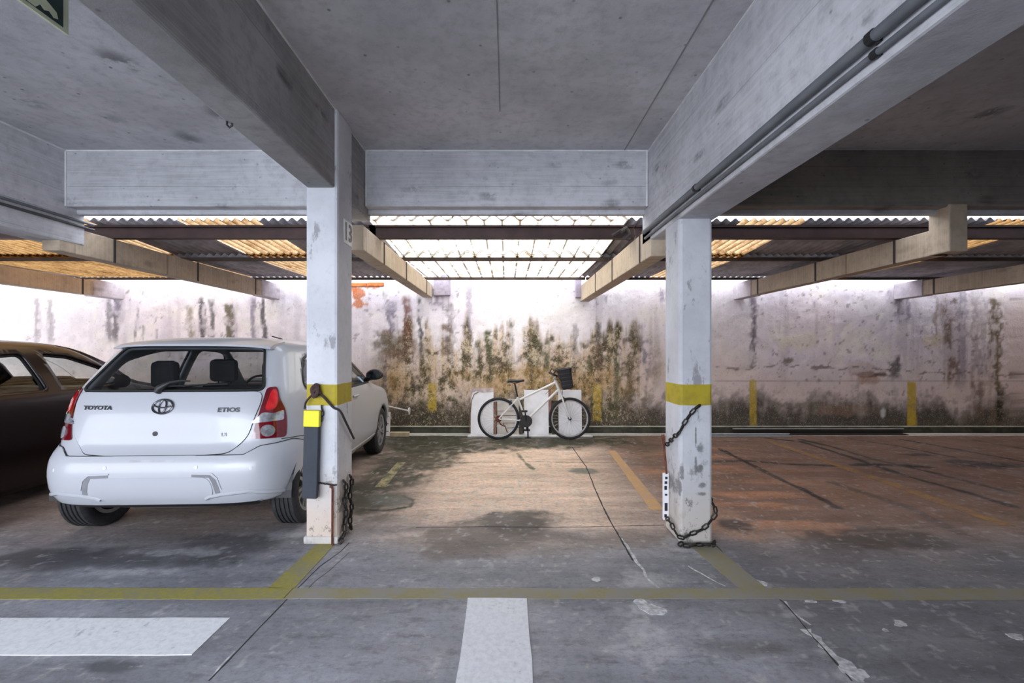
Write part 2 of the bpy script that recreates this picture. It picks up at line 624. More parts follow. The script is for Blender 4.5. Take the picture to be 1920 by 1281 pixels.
def ribbon(name, poly, m, z=.003, label=None, cat='marking', group=None):
    bm = BM()
    prism(bm, poly, lambda a, b: (a, b, .0002), lambda a, b: (a, b, z))
    o = obj(name, bm, m)
    return setp(o, label, cat, group)


def ragged(pts):
    """side points every 15 cm, a little uneven"""
    out = []
    for (a, b), (c_, d) in zip(pts, pts[1:] + pts[:1]):
        L = math.hypot(c_ - a, d - b)
        n = max(1, int(L / .15))
        for i in range(n):
            t = i / n
            out.append((a + (c_ - a) * t + random.uniform(-.004, .004), b + (d - b) * t + random.uniform(-.004, .004)))
    return out


ribbon('floor_line', ragged([(-9, 2.535), (-1.25, 2.535), (-1.25, 2.655), (-9, 2.655)]), M_yel, .003, 'long olive yellow line across the aisle mouth behind the white hatchback')
ribbon('floor_line', ragged([(-1.25, 2.54), (1.52, 2.54), (1.52, 2.65), (-1.25, 2.65)]), M_yel2, .003, 'faded yellow line across the mouth of the empty bay')
ribbon('floor_line', ragged([(1.52, 2.53), (9, 2.51), (9, 2.63), (1.52, 2.65)]), M_yel2, .003, 'dim brownish yellow line across the mouth of the dark bays')
ribbon('floor_line', ragged([(-1.40, 2.655), (-1.24, 2.655), (-1.235, 3.25), (-1.36, 3.25)]), M_yel, .003, 'short yellow line running up to the foot of the post with the hanging pad')
ribbon('floor_line', ragged([(1.36, 2.65), (1.52, 2.65), (1.48, 3.23), (1.30, 3.23)]), M_yel2, .003, 'short faded line running up to the foot of the post wrapped in chain')
ribbon('floor_line', ragged([(1.25, 3.95), (1.37, 3.95), (1.50, 6.25), (1.40, 6.25)]), M_yel3, .003, 'orange yellow bay line behind the post wrapped in chain')
ribbon('floor_line', ragged([(-1.34, 4.6), (-1.23, 4.6), (-1.25, 5.6), (-1.35, 5.6)]), M_yel4, .003, 'pale bay line half under moss beside the white hatchback')
ribbon('floor_line', ragged([(3.92, 3.6), (4.04, 3.6), (4.06, 6.9), (3.96, 6.9)]), worn_paint('brown yellow line paint', (.36, .20, .06), .42, (.22, .13, .085)), .003, 'dirty ochre bay line on the brown floor of the dark bays')
ribbon('floor_marking', ragged([(-5.6, 2.07), (-1.44, 2.07), (-1.436, 2.356), (-5.6, 2.356)]), M_whi, .004, 'broad white painted bar lying along the aisle behind the white hatchback')
ribbon('floor_marking', ragged([(-.208, 1.2), (.112, 1.2), (.114, 2.543), (-.216, 2.543)]), M_whi, .004, 'broad white painted bar pointing into the empty bay')

# ---- back boundary wall
WY, WH = 7.65, 2.95
WXs = axis((-11, -8.3, .3), (-8.3, 8.5, .024), (8.5, 11, .3))
WZs = axis((0, WH, .024))


def wp(px, py):
    return ((px - VX) * WY / F, HC - (py - VY) * WY / F)


def wall_col(x, z):
    n1, n2, n3 = fbm(x * .8, z * .8, 101), fbm(x * 3, z * 3, 111), fbm(x * 9, z * 9, 121, 4)
    st = fbm(x * 6, z * .55, 131)
    st2 = fbm(x * 14, z * 1.1, 141)
    c = np.empty((len(x), 3))
    c[:] = (.85, .78, .80)
    c = lerp(c, (.78, .70, .78), sstep(n1, .45, .7) * .7)
    c = lerp(c, (.88, .82, .76), sstep(n2, .55, .7) * .6)
    c *= (.86 + .28 * n3)[:, None]
    # faint grey-lilac runs all along
    run = sstep(st, .54, .70) * sstep(n1 + (1.9 - z) * .1, .30, .6)
    c = lerp(c, (.48, .41, .46), run * .40)
    # pinkish plaster lower down
    lowp = (1 - sstep(z + (n1 - .5) * .8, .7, 1.5))
    c = lerp(c, (.78, .62, .55), lowp * .65)
    # the ochre and green weathered zone behind the bicycle
    zone = sstep(x + (n1 - .5) * .8, -2.35, -1.9) * (1 - sstep(x + (n1 - .5) * .9, 1.7, 2.6))
    top = 1.70 + (st - .5) * 1.5 + (n2 - .5) * .5
    zm = zone * (1 - sstep(z, top - .30, top + .15))
    c = lerp(c, (.56, .38, .22), zm * (.30 + .5 * sstep(st2, .35, .6)))
    gr = zm * sstep(n2 * .3 + st * .45 + n3 * .25, .47, .56)
    c = lerp(c, (.115, .088, .035), np.clip(gr * 1.0, 0, .9))
    gn = zm * sstep(fbm(x * 5, z * .9, 151) + (n3 - .5) * .3, .57, .64)
    c = lerp(c, (.05, .058, .015), gn * .85)
    sl = zm * sstep(n3 * .7 + n2 * .3, .54, .60)
    c = lerp(c, (.06, .045, .025), sl * .75)
    pale = zm * sstep(fbm(x * 12, z * 8, 161, 4), .56, .63)
    c = lerp(c, (.80, .66, .48), pale * .55)
    och = zone * (1 - sstep(np.abs(z - .85 + (n2 - .5) * .4), .10, .35)) * sstep(n1, .3, .5)
    c = lerp(c, (.50, .30, .09), och * .55)
    # black damp foot
    foot = 1 - sstep(z + (n2 - .5) * .55 + (st - .5) * .45 + (n3 - .5) * .2, .22, .62)
    c = lerp(c, (.040, .034, .022), foot * .94)
    ft2 = (1 - sstep(z + (n2 - .5) * .7, .4, .95)) * sstep(n3, .5, .66)
    c = lerp(c, (.10, .085, .055), ft2 * .6)
    # runs and patches: px, top, bottom, half width, colour, strength
    gy, br, rd, pu, gnn = (.13, .115, .125), (.16, .095, .055), (.20, .07, .04), (.27, .23, .30), (.075, .08, .03)
    for px, y0, y1, hw, col, s_ in ((735, 566, 622, 11, pu, .85), (763, 556, 655, 9, rd, .8), (787, 545, 660, 6, gy, .9), (724, 545, 555, 5, gy, .7),
                                    (721, 675, 730, 6, gy, .8), (823, 526, 570, 18, pu, .8), (740, 622, 668, 42, br, .75), (758, 640, 665, 36, br, .8),
                                    (835, 610, 660, 14, br, .8), (843, 570, 680, 10, gy, .5), (895, 640, 710, 7, gnn, .9), (917, 620, 712, 8, gnn, .95),
                                    (957, 600, 690, 6, gnn, .85), (995, 650, 715, 4, br, .95), (1026, 640, 700, 6, gnn, .6), (880, 525, 620, 7, pu, .5),
                                    (1122, 556, 650, 6, gy, .75), (1078, 610, 660, 8, gy, .5), (1122, 650, 780, 9, br, .8), (1155, 660, 790, 9, gnn, .75),
                                    (1175, 630, 800, 16, br, .35), (1210, 640, 684, 13, pu, .75), (1202, 610, 640, 8, gy, .4), (1210, 688, 735, 3, gy, .8), (1243, 530, 566, 6, pu, .7),
                                    (1412, 556, 680, 8, (.20, .16, .20), .85), (1396, 540, 580, 14, pu, .5), (1693, 528, 596, 18, pu, .75), (1670, 530, 560, 14, pu, .5),
                                    (1675, 678, 705, 13, gy, .8), (1684, 668, 690, 6, gy, .8), (1765, 555, 640, 18, (.22, .13, .085), .6), (1786, 560, 720, 16, br, .75), (1775, 580, 720, 9, br, .6),
                                    (1805, 545, 720, 10, pu, .6), (1830, 545, 720, 10, (.34, .26, .28), .55), (1866, 560, 790, 15, (.17, .125, .075), .85), (1846, 560, 700, 10, pu, .5),
                                    (1874, 735, 790, 7, (.03, .025, .018), .95), (1835, 715, 770, 14, br, .6), (1905, 600, 760, 6, br, .7),
                                    (204, 560, 640, 9, gy, .6), (222, 530, 600, 9, pu, .8), (218, 590, 640, 8, gy, .75), (255, 580, 640, 3, gy, .7), (270, 610, 640, 3, gy, .6), (295, 615, 640, 3, gy, .6),
                                    (357, 575, 640, 10, (.26, .23, .16), .7), (380, 560, 650, 7, gy, .85), (397, 560, 650, 7, gy, .8), (430, 570, 650, 14, (.16, .135, .09), .85), (476, 560, 640, 7, pu, .75), (495, 560, 640, 6, gy, .85),
                                    (70, 560, 640, 7, gy, .5), (95, 560, 640, 9, gy, .45), (510, 530, 570, 8, pu, .7), (1100, 545, 556, 12, gy, .8), (1127, 556, 562, 16, gy, .6),
                                    (1905, 560, 800, 22, (.55, .42, .36), .4)):
        a, z0 = wp(px, y1)
        _, z1 = wp(px, y0)
        w = hw * WY / F
        e = np.abs(x - a + (n2 - .5) * .10 + (st2 - .5) * .05) / w
        ez = np.maximum((z0 - z) / .16, (z - z1) / .05)
        m = (1 - sstep(e + (n3 - .5) * 2.0, .6, 1.1)) * (1 - sstep(ez + (n2 - .5) * 1.5, -.5, 1.0)) * s_
        c = lerp(c, col, np.clip(m * (.15 + 1.0 * sstep(n3 * .6 + st2 * .4, .38, .58)), 0, 1))
    # flaked plaster scar and fine crack on the right part
    for px, py, hw, hh, col, s_ in ((1640, 703, 36, 6, (.13, .075, .05), .9), (1632, 712, 30, 9, (.42, .22, .13), .6), (1625, 690, 45, 14, (.50, .38, .35), .5),
                                    (1500, 640, 55, 22, (.80, .74, .62), .7), (1540, 690, 20, 3, (.20, .15, .13), .8), (1478, 677, 9, 6, (.15, .12, .11), .8),
                                    (1655, 660, 10, 9, (.80, .70, .58), .6), (1610, 655, 10, 6, (.80, .72, .58), .6), (1750, 640, 22, 18, (.80, .66, .50), .6),
                                    (1656, 772, 6, 12, (.70, .68, .68), .8), (1580, 770, 70, 12, (.30, .19, .13), .6), (725, 645, 28, 16, (.12, .10, .05), .6),
                                    (1040, 575, 60, 30, (.82, .79, .76), .6), (1000, 555, 40, 18, (.84, .80, .78), .5)):
        a, zc = wp(px, py)
        e = np.hypot((x - a) / (hw * WY / F), (z - zc) / (hh * WY / F)) + (n2 - .5) * 1.3 + (n3 - .5) * 1.3
        c = lerp(c, col, (1 - sstep(e, .5, 1.0)) * s_)
    crack = (1 - sstep(np.abs(z - 1.13 + (n2 - .5) * .25 + (x - 3.6) * .03), .006, .022)) * sstep(x, 3.4, 3.6) * sstep(n3, .42, .55)
    c = lerp(c, (.18, .14, .12), crack * .8)
    line = (1 - sstep(np.abs(z - .865 + (n2 - .5) * .02), .004, .018)) * sstep(x, 3.4, 3.6)
    c = lerp(c, (.36, .29, .28), line * .5)
    sp = sstep(fbm(x * 16, z * 16, 171, 3), .71, .77) * sstep(n1, .42, .6)
    c = lerp(c, (.20, .16, .15), sp * .6)
    # painted yellow bay marks on the wall
    for px, y0, y1, hw, s_ in ((811, 718, 772, 8, .85), (1120, 720, 790, 9, .7), (1412, 712, 806, 7, .85), (1710, 714, 806, 8.5, .95)):
        a, z0 = wp(px, y1)
        _, z1 = wp(px, y0)
        e = np.maximum(np.abs(x - a) / (hw * WY / F), np.abs(z - (z0 + z1) / 2) / ((z1 - z0) / 2)) + (n3 - .5) * .22
        c = lerp(c, (.58, .40, .03), (1 - sstep(e, .93, 1.03)) * s_ * (.6 + .4 * sstep(n3 + n2 * .4, .45, .7)))
    for px, py, hw, hh in ((672, 552, 10, 12), (674, 568, 12, 9), (663, 540, 8, 8), (700, 536, 26, 4)):
        a, zc = wp(px, py)
        e = np.hypot((x - a) / (hw * WY / F), (z - zc) / (hh * WY / F)) + (n2 - .5) * 1.6 + (n3 - .5) * 2
        c = lerp(c, (.55, .16, .04), (1 - sstep(e, .6, 1.0)) * .9)
    al = np.clip(zm * (.45 + .7 * sstep(n2 * .5 + st * .5, .4, .58)) + foot * .25, 0, 1)
    return np.concatenate([c, al[:, None]], 1)


k = NT('weathered plaster')
c, al = k.attr('stain')
f1 = k.noise(28, 6, .8)
c = k.mix(k.rng(f1, .55, .68, 0, .45), c, (.20, .15, .12), 'MIX')
f2 = k.noise(55, 3, .7)
c = k.mix(k.rng(f2, .55, .72, 0, .45), c, (.80, .74, .70))
f5 = k.noise(24, 7, .85, k.vec((1, 1, .75)))
c = k.mix(k.math('MULTIPLY', k.rng(f5, .49, .58), k.math('MULTIPLY', al, .85)), c, (.055, .040, .018))
f6 = k.noise(30, 6, .85, k.vec((1, 1, .8), (3, 5, 1)))
c = k.mix(k.math('MULTIPLY', k.rng(f6, .54, .62), k.math('MULTIPLY', al, .7)), c, (.82, .66, .46))
k.bump(k.noise(16, 6, .75), .5, .02)
M_wall = k.out(c, .92)


def wall_pos(u, v):
    n = fbm(u * 3, v * 3, 111)
    r = fbm(u * 9, v * 9, 121, 4)
    return np.stack([u, WY + .02 * (n - .5) + .012 * (r - .5), v], -1)


wall = grid_mesh('wall_back', WXs, WZs, wall_pos, wall_col, M_wall)
setp(wall, None, None, None, 'structure')
bm = BM(); box(bm, -11, 11, WY + .02, WY + .22, 0, WH + .02)
struct('wall_back_core', bm, plain('rough render', (.55, .5, .5), .95), wall)
M_corbel = concrete('limewashed corbel', (.42, .38, .42), (.66, .60, .63), None, .5)
M_brick = plain('bare orange brick', (.55, .17, .05), .9, 0, .35, 14, 0, .4)
for x0, x1, z0, z1 in ((-2.62, -2.36, 2.455, 2.52), (-2.35, -2.07, 2.46, 2.525)):
    bm = BM(); box(bm, x0, x1, WY - .022, WY + .03, z0, z1)
    obj('brick', bm, M_brick, wall, bevel=.008)

bm = BM(); box(bm, -11, 11, WY - .075, WY - .02, 0, .100)
struct('trim_1', bm, M_trimdark)
bm = BM(); box(bm, -11, 11, WY - .085, WY - .02, .100, .112)
struct('trim_2', bm, plain('painted lit kerb edge', (.42, .40, .33), .8, 0, .3, 5))  # pale strip imitates the sky-lit top of the kerb

# ---- slab, beams and posts of the building
CZ = HC + 1.732
bm = BM(); box(bm, -12, 12, -1.9, 4.23, CZ, CZ + .25)
ceil_o = struct('ceiling', bm, M_ceil)
# unseen walls; the right and rear ones added to darken the right side
M_int = plain('garage render', (.36, .34, .33), .9)
bm = BM(); box(bm, 9.6, 9.8, -6, 7.6, 0, CZ + .2)
struct('wall_right_added', bm, M_int)
bm = BM(); box(bm, 0.3, 9.6, -1.9, -1.7, 0, CZ)
struct('wall_rear_added', bm, M_int)
bm = BM(); box(bm, -9.8, -9.6, -1.9, 3.6, 0, CZ + .2)
struct('wall_left', bm, M_int)

LB, DB, TB = HC + 1.162, HC + .94, HC + 1.244


def cbeam(name, x0, x1, y0, y1, z0, z1, m, label, bev=.012):
    bm = BM(); box(bm, x0, x1, y0, y1, z0, z1)
    return struct(name, bm, m, None, label, 'beam', bev)


bL = cbeam('concrete_beam', -1.437, -1.237, -1.7, 4.13, LB, CZ + .02, concrete('dark board-marked beam', (.235, .23, .23), (.37, .365, .365), ('z', .19, .05), .8), 'shallow concrete beam over the post with the number plate')  # darker grey concrete than the deep beams
bR = cbeam('concrete_beam', 1.235, 1.507, -1.68, 4.13, DB, CZ + .02, M_beamx, 'deep concrete beam carrying grey conduits over the chain wrapped post')
bF = cbeam('concrete_beam', -4.11, -3.84, -1.9, 4.13, DB, CZ + .02, M_beamx, 'deep concrete beam above the dark sedan with a thin conduit')
t1 = cbeam('edge_beam', -3.85, -1.43, 3.947, 4.055, TB, CZ + .02, M_beamz, 'board marked edge beam above the white hatchback')
t2 = cbeam('edge_beam', -1.24, 1.24, 3.947, 4.055, TB, CZ + .02, M_beamz, 'board marked edge beam above the empty bay')
t3 = cbeam('edge_beam', 1.50, 9.6, 3.947, 4.055, TB, CZ + .02, concrete('shade-darkened brown beam', (.20, .175, .155), (.29, .255, .225), ('z', .17, .02), 0.7), 'shadowed edge beam above the dark bays')  # bay shade put into this beam's darker, browner colour
t4 = cbeam('edge_beam', -9.6, -4.1, 3.947, 4.055, TB, CZ + .02, M_beamz, 'edge beam beyond the beam above the dark sedan')
for a, b, p in ((-3.85, -1.43, t1), (-1.245, 1.24, t2), (1.5, 9.6, t3), (-9.6, -4.1, t4)):
    bm = BM(); box(bm, a, b, 4.05, 4.12, HC + 1.205, CZ)
    obj('drip_lip', bm, M_beamz, p, bevel=.01)
# white paint beads in the corners
def bead(p, x0, x1, y0, y1, z0, z1):
    bm = BM(); box(bm, x0, x1, y0, y1, z0, z1)
    obj('paint_bead', bm, M_bead, p)
bead(t2, -1.235, 1.235, 3.938, 3.948, CZ - .012, CZ)
bead(t1, -3.84, -1.44, 3.938, 3.948, CZ - .012, CZ)
bead(t1, -3.84, -3.828, 3.937, 3.947, TB, CZ - .012)
bead(t2, 1.212, 1.224, 3.937, 3.947, TB, CZ - .012)
bead(t2, -1.226, -1.216, 3.937, 3.947, TB, CZ - .012)
bead(bL, -1.237, -1.229, -1.7, 3.937, CZ - .009, CZ)
bead(bR, 1.227, 1.235, -1.7, 3.937, CZ - .009, CZ)
bead(bF, -3.84, -3.83, -1.7, 3.937, CZ - .011, CZ)
# recessed formwork joint in the slab
for x0, x1, y0, y1 in ((1.02, 1.028, 1.2, 3.94), (-.052, -.046, 2.2, 3.3)):
    bm = BM(); box(bm, x0, x1, y0, y1, CZ - .003, CZ + .01)
    obj('slab_joint', bm, plain('joint shadow line', (.24, .24, .245), .9), ceil_o)

# posts: painted concrete with a yellow band
def post_mat(name, dirt, scuffs=(), wear=.60):
    k = NT(name)
    x, y, z = k.xyz()
    c = k.mix(k.rng(k.noise(2.2, 5, .65), .3, .7), (.50, .51, .545), (.62, .63, .665))
    c = k.mix(k.rng(k.noise(24, 4, .7), .5, .8, 0, .3), c, (.34, .34, .36))
    sc = k.noise(7, 5, .7, k.vec((1, 1, .45)))
    c = k.mix(k.math('MULTIPLY', k.rng(sc, wear, wear + .08), .75), c, (.22, .21, .22))
    low = k.rng(k.math('ADD', z, k.math('MULTIPLY', k.noise(4, 4), .3)), .25, .8, 1, 0)
    c = k.mix(k.math('MULTIPLY', low, .8), c, dirt)
    chip = k.noise(11, 5, .75, k.vec((1, 1, .7), (3, 1, 5)))
    cm = k.math('MULTIPLY', k.rng(chip, .56, .64), k.rng(z, .2, 1.0, 1, .0))
    c = k.mix(k.math('MULTIPLY', cm, .8), c, (.15, .135, .125))
    for a, b, ra, rb in scuffs:
        da = k.math('POWER', k.math('ABSOLUTE', k.math('DIVIDE', k.math('SUBTRACT', x, a), ra)), 2.0)
        db = k.math('POWER', k.math('ABSOLUTE', k.math('DIVIDE', k.math('SUBTRACT', z, b), rb)), 2.0)
        ee = k.math('ADD', k.math('ADD', da, db), k.math('MULTIPLY', k.noise(22, 5, .75), 2.2))
        c = k.mix(k.math('MULTIPLY', k.rng(ee, 1.2, 1.9, 1, 0), .8), c, (.14, .135, .14))
    zz = k.math('ADD', z, k.math('MULTIPLY', k.noise(5, 2), .012))
    band = k.math('MULTIPLY', k.rng(zz, 1.000, 1.004), k.rng(zz, 1.150, 1.154, 1, 0))
    yl = k.mix(k.rng(k.noise(12, 4), .4, .75, 0, .5), (.42, .33, .02), (.24, .19, .03))
    c = k.mix(band, c, yl)
    k.bump(k.noise(26, 4, .7), .25, .006)
    return k.out(c, .75)


M_postL = post_mat('post paint over tan plaster', (.58, .46, .36))
M_postR = post_mat('post paint scuffed', (.56, .50, .44), ((1.395, .68, .035, .06), (1.39, .54, .03, .045), (1.36, .57, .015, .09), (1.41, .42, .04, .03), (1.26, .52, .02, .10), (1.25, .40, .015, .10), (1.36, .78, .008, .10), (1.40, .36, .05, .02)), .57)


def post(x0, x1, y0, y1, m, label):
    bm = BM(); box(bm, x0, x1, y0, y1, 0, CZ + .01)
    return struct('concrete_column', bm, m, None, label, 'column', .022)


pL = post(-1.447, -1.215, 3.26, 3.575, M_postL, 'white concrete post with yellow band, number plate and hanging pad')
pR = post(1.243, 1.482, 3.26, 3.565, M_postR, 'scuffed white concrete post with yellow band wrapped in chain')
pF = post(-4.19, -3.958, 3.26, 3.53, M_postL, 'white concrete post with yellow band beside the dark sedan')
for p in (pL,):
    bm = BM(); box(bm, -1.46, -1.21, 3.247, 3.585, 0, .055)
    obj('plinth', bm, concrete('pale footing', (.45, .42, .40), (.62, .60, .57)), p, bevel=.012)

# ================================================================== the lean-to canopy
M_cb = concrete('tan concrete canopy beam', (.40, .32, .235), (.56, .46, .35), ('y', 1.1, .2), .35)


def canopy_beam(x0, x1, y0, y1, z0, z1, label):
    bm = BM(); box(bm, x0, x1, y0, y1, z0, z1)
    return struct('canopy_beam', bm, M_cb, None, label, 'beam', .008)


M_corbel2 = concrete('damp purple corbel', (.27, .235, .30), (.50, .44, .50), None, .5)


def corbel(x0, x1, z0, z1, y0=7.13, m=None):
    bm = BM(); box(bm, x0, x1, y0, WY + .01, z0, z1)
    obj('corbel', bm, m or M_corbel, wall, bevel=.01)


cb = [canopy_beam(-1.40, -1.25, 3.95, 7.62, HC + .865, HC + 1.085, 'tan canopy beam running to the wall from the post with the number plate'),
      canopy_beam(1.235, 1.39, 3.89, 7.62, HC + .80, HC + 1.06, 'tan canopy beam running to the wall behind the chain wrapped post'),
      canopy_beam(3.85, 4.0, 4.05, 7.15, HC + .85, HC + 1.08, 'tan canopy beam under the dark sheets of the right bays'),
      canopy_beam(6.55, 6.7, 4.05, 7.15, HC + .85, HC + 1.08, 'outermost tan canopy beam near the stained end of the wall'),
      canopy_beam(-4.0, -3.85, 3.90, 7.15, HC + .85, HC + 1.08, 'long tan canopy beam above the roof of the white hatchback'),
      canopy_beam(-6.65, -6.5, 3.95, 7.15, HC + .85, HC + 1.08, 'outermost tan canopy beam above the dark sedan')]
for x0, x1 in ((3.83, 4.0), (6.53, 6.7), (-4.0, -3.83), (-6.65, -6.46)):
    corbel(x0, x1, HC + .84, HC + 1.10)
corbel(-1.22, -.95, HC + .90, HC + 1.25, 7.57, M_corbel2)
corbel(1.15, 1.24, HC + .86, HC + 1.2, 7.50, M_corbel2)
M_strap = plain('dark joint', (.05, .04, .035), .8)
for (b, xf, ys, z0, z1) in ((cb[0], -1.247, (4.62, 5.65, 7.08), HC + .865, HC + 1.085), (cb[1], 1.232, (4.2, 5.3, 6.3), HC + .80, HC + 1.06),
                            (cb[2], 3.847, (4.5, 5.65, 6.95), HC + .85, HC + 1.08), (cb[4], -3.847, (4.45, 5.65, 6.95), HC + .85, HC + 1.08),
                            (cb[3], 6.547, (6.95,), HC + .85, HC + 1.08), (cb[5], -6.497, (6.95,), HC + .85, HC + 1.08)):
    for y in ys:
        bm = BM(); box(bm, xf - .004, xf + .004, y - .012, y + .012, z0 - .002, z1 + .002)
        obj('steel_strap', bm, M_strap, b)
bm = BM(); box(bm, 3.84, 4.0, 3.93, 4.13, HC + .85, TB + .02)
obj('hanger_block', bm, M_cb, cb[2], bevel=.01)

canopy = thing('canopy_roof', 'corrugated lean-to canopy of dark, amber and clear sheets between building and wall', 'canopy roof', (0, 5.7, HC + 1.15))
canopy.matrix_world = Matrix.Translation((0, 5.7, HC + 1.15))
CI = Matrix.Translation((0, -5.7, -(HC + 1.15)))


def cobj(name, bm, m, **kw):
    bmesh.ops.transform(bm, matrix=CI, verts=bm.verts)
    return obj(name, bm, m, canopy, **kw)


def clear_mat(name, col, t, dirt, streak, pitch=.092, x0=0., lw=.3, ls=.6, grime=(.05, .03, .015)):
    k = NT(name)
    out = k.n['Material Output']
    x, y, z = k.xyz()
    d = k.rng(k.noise(streak, 6, .75, k.vec((1, .35, 1))), .47, .66)
    fine = k.rng(k.noise(26, 5, .75, k.vec((1, .5, 1))), .50, .64)
    cc = k.mix(k.math('MULTIPLY', d, .8), col, dirt)
    cc = k.mix(k.math('MULTIPLY', fine, .55), cc, dirt)
    # grime settled in the troughs of the corrugation
    fr = k.math('FRACT', k.math('ADD', k.math('DIVIDE', k.math('SUBTRACT', x, x0), pitch), .25))
    tro = k.rng(k.math('ABSOLUTE', k.math('SUBTRACT', fr, .5)), .5 - lw, .5, 0, 1)
    brk = k.rng(k.noise(5, 4, .7, k.vec((1, .5, 1), (2, 1, 0))), .35, .55, .35, 1)
    cc = k.mix(k.math('MULTIPLY', k.math('MULTIPLY', tro, brk), ls), cc, grime)
    ed = k.math('MAXIMUM', k.rng(y, -1.285, -1.262, 1, 0), k.rng(k.math('ABSOLUTE', k.math('ADD', y, .105)), .02, .034, 1, 0))
    cc = k.mix(k.math('MULTIPLY', ed, .85), cc, grime)
    tr = k.n.new('ShaderNodeBsdfTranslucent')
    k.link(cc, tr.inputs[0])
    tp = k.n.new('ShaderNodeBsdfTransparent')
    k.link(cc, tp.inputs[0])
    mx = k.n.new('ShaderNodeMixShader')
    mx.inputs[0].default_value = t
    k.link(tr.outputs[0], mx.inputs[1])
    k.link(tp.outputs[0], mx.inputs[2])
    k.link(mx.outputs[0], out.inputs[0])
    return k.m


M_clear = clear_mat('clear fibreglass sheet', (.90, .86, .76), .68, (.42, .29, .15), 6, .177, 0., .16, .97, (.045, .03, .015))
M_amber = clear_mat('amber fibreglass sheet', (.32, .185, .075), .10, (.10, .045, .012), 6, .092, 0., .35, .7, (.05, .022, .006))
M_cream = clear_mat('cream fibreglass sheet', (.36, .24, .13), .14, (.14, .065, .02), 7, .092, 0., .35, .7, (.06, .028, .008))
M_dark = plain('grey fibre cement sheet', (.36, .34, .36), .85, 0, .25, 4)


def roof_z(y):
    return HC + 1.235 - .078 * (y - 4.4) if y < 5.65 else HC + 1.138 + .012 * (y - 5.65)


def sheet(x0, x1, y0, y1, kind, m, dz, sag=0):
    pitch, amp = (.177, .028) if kind == 'big' else (.092, .017)
    bm = BM()
    n = int((x1 - x0) / pitch * 8)
    ys = [y0, (y0 + y1) / 2, y1]
    rows = []
    for y in ys:
        rows.append([bm.verts.new((x0 + (x1 - x0) * i / n, y, roof_z(y) + amp + dz + amp * math.sin(2 * PI * (x0 + (x1 - x0) * i / n) / pitch) + sag * random.uniform(-1, 1) * .004)) for i in range(n + 1)])
    for a, b in zip(rows, rows[1:]):
        for i in range(n):
            bm.faces.new((a[i], a[i + 1], b[i + 1], b[i]))
    o = cobj('roof_sheet', bm, m, smooth=True)
    if kind == 'dark':
        s_ = o.modifiers.new('thickness', 'SOLIDIFY')
        s_.thickness = .006
    return o


strips = [(-9.6, -8.7, 'dark'), (-8.7, -7.8, 'amber'), (-7.8, -6.9, 'dark'), (-6.9, -6.0, 'amber'), (-6.0, -5.1, 'amber'), (-5.1, -4.1, 'cream'), (-4.1, -3.22, 'dark'), (-3.22, -2.43, 'cream'),
          (-2.43, -1.92, 'dark'), (-1.92, -1.36, 'dark'), (-1.39, -.52, 'clear'), (-.53, .34, 'clear'), (.33, 1.19, 'clear'), (1.17, 1.75, 'dark'), (1.72, 2.28, 'dark'), (2.26, 2.95, 'cream'),
          (2.93, 3.86, 'dark'), (3.83, 4.79, 'dark'), (4.77, 5.48, 'amber'), (5.45, 6.4, 'dark'), (6.37, 7.3, 'dark'), (7.27, 8.2, 'dark'), (8.2, 9.6, 'amber')]
for i, (a, b, t) in enumerate(strips):
    m = {'dark': M_dark, 'amber': M_amber, 'cream': M_cream, 'clear': M_clear}[t]
    kd = 'big' if t == 'clear' else ('dark' if t == 'dark' else 'small')
    sheet(a, b, 4.37 if t == 'clear' else 4.42, 5.72, kd, m, .012 + .003 * (i % 2))
    sheet(a, b, 5.58, 7.34, kd, m, .0 + .003 * (i % 2))

M_purl = plain('rust red steel purlin', (.038, .017, .015), .55, .3, .3, 5)
M_purld = plain('dark timber batten', (.06, .04, .03), .8, 0, .3, 5)
for a, b in ((-9.6, -4.0), (-4.0, -1.3), (-1.36, 1.26), (1.28, 3.9), (3.9, 9.6)):
    bm = BM()                                               # channel section on its side
    y0, z0, z1 = 4.50, HC + 1.098, HC + 1.226
    box(bm, a, b, y0, y0 + .012, z0 + .02, z1 - .02)
    box(bm, a, b, y0 - .028, y0 + .05, z0, z0 + .02)
    box(bm, a, b, y0 - .028, y0 + .05, z1 - .02, z1)
    cobj('purlin', bm, M_purl)
    for yy, zz in ((5.62, HC + 1.10), (7.27, HC + 1.117)):
        bm = BM(); box(bm, a, b, yy, yy + .05, zz, zz + .038)
        cobj('batten', bm, M_purld)
# fixing brackets of the battens
bm = BM()
for a in (1.10,):
    tube(bm, [(a, 4.36, HC + 1.13), (a + .05, 4.37, HC + 1.17), (a + .09, 4.40, HC + 1.12), (a + .04, 4.41, HC + 1.08), (a + .10, 4.43, HC + 1.08)], .022, 6)
    tube(bm, [(a - .08, 4.40, HC + 1.10), (a, 4.40, HC + 1.15), (a + .1, 4.42, HC + 1.15)], .016, 6)
cobj('wire_bundle', bm, M_strap, smooth=True)

# ================================================================== cars
M_white = plain('white car paint', (.43, .445, .485), .30, 0, .015, 2, .35)
M_wine = plain('dark wine car paint', (.008, .0025, .004), .30, .0, .1, 2, .15)
M_black = plain('black plastic', (.012, .012, .014), .5)
M_seal = plain('black rubber seal', (.010, .010, .011), .6)
M_rubber = plain('tyre rubber', (.022, .022, .024), .8, 0, .3, 30, 0, .3)
M_alloy = plain('silver alloy', (.50, .50, .52), .32, .8)
M_chrome = plain('chrome', (.55, .55, .57), .15, 1.0)
M_dchrome = plain('dark badge chrome', (.12, .12, .13), .25, .9)
M_seat = plain('charcoal seat cloth', (.03, .03, .035), .9)
M_red = plain('red lamp lens', (.55, .010, .012), .12, 0, .25, 20, 1.0)
M_dred = plain('dark red lamp lens', (.13, .004, .010), .12, 0, .2, 20, 1.0)
M_lamp = plain('silver lamp reflector', (.55, .56, .60), .15, .7, .3, 30, 1.0)
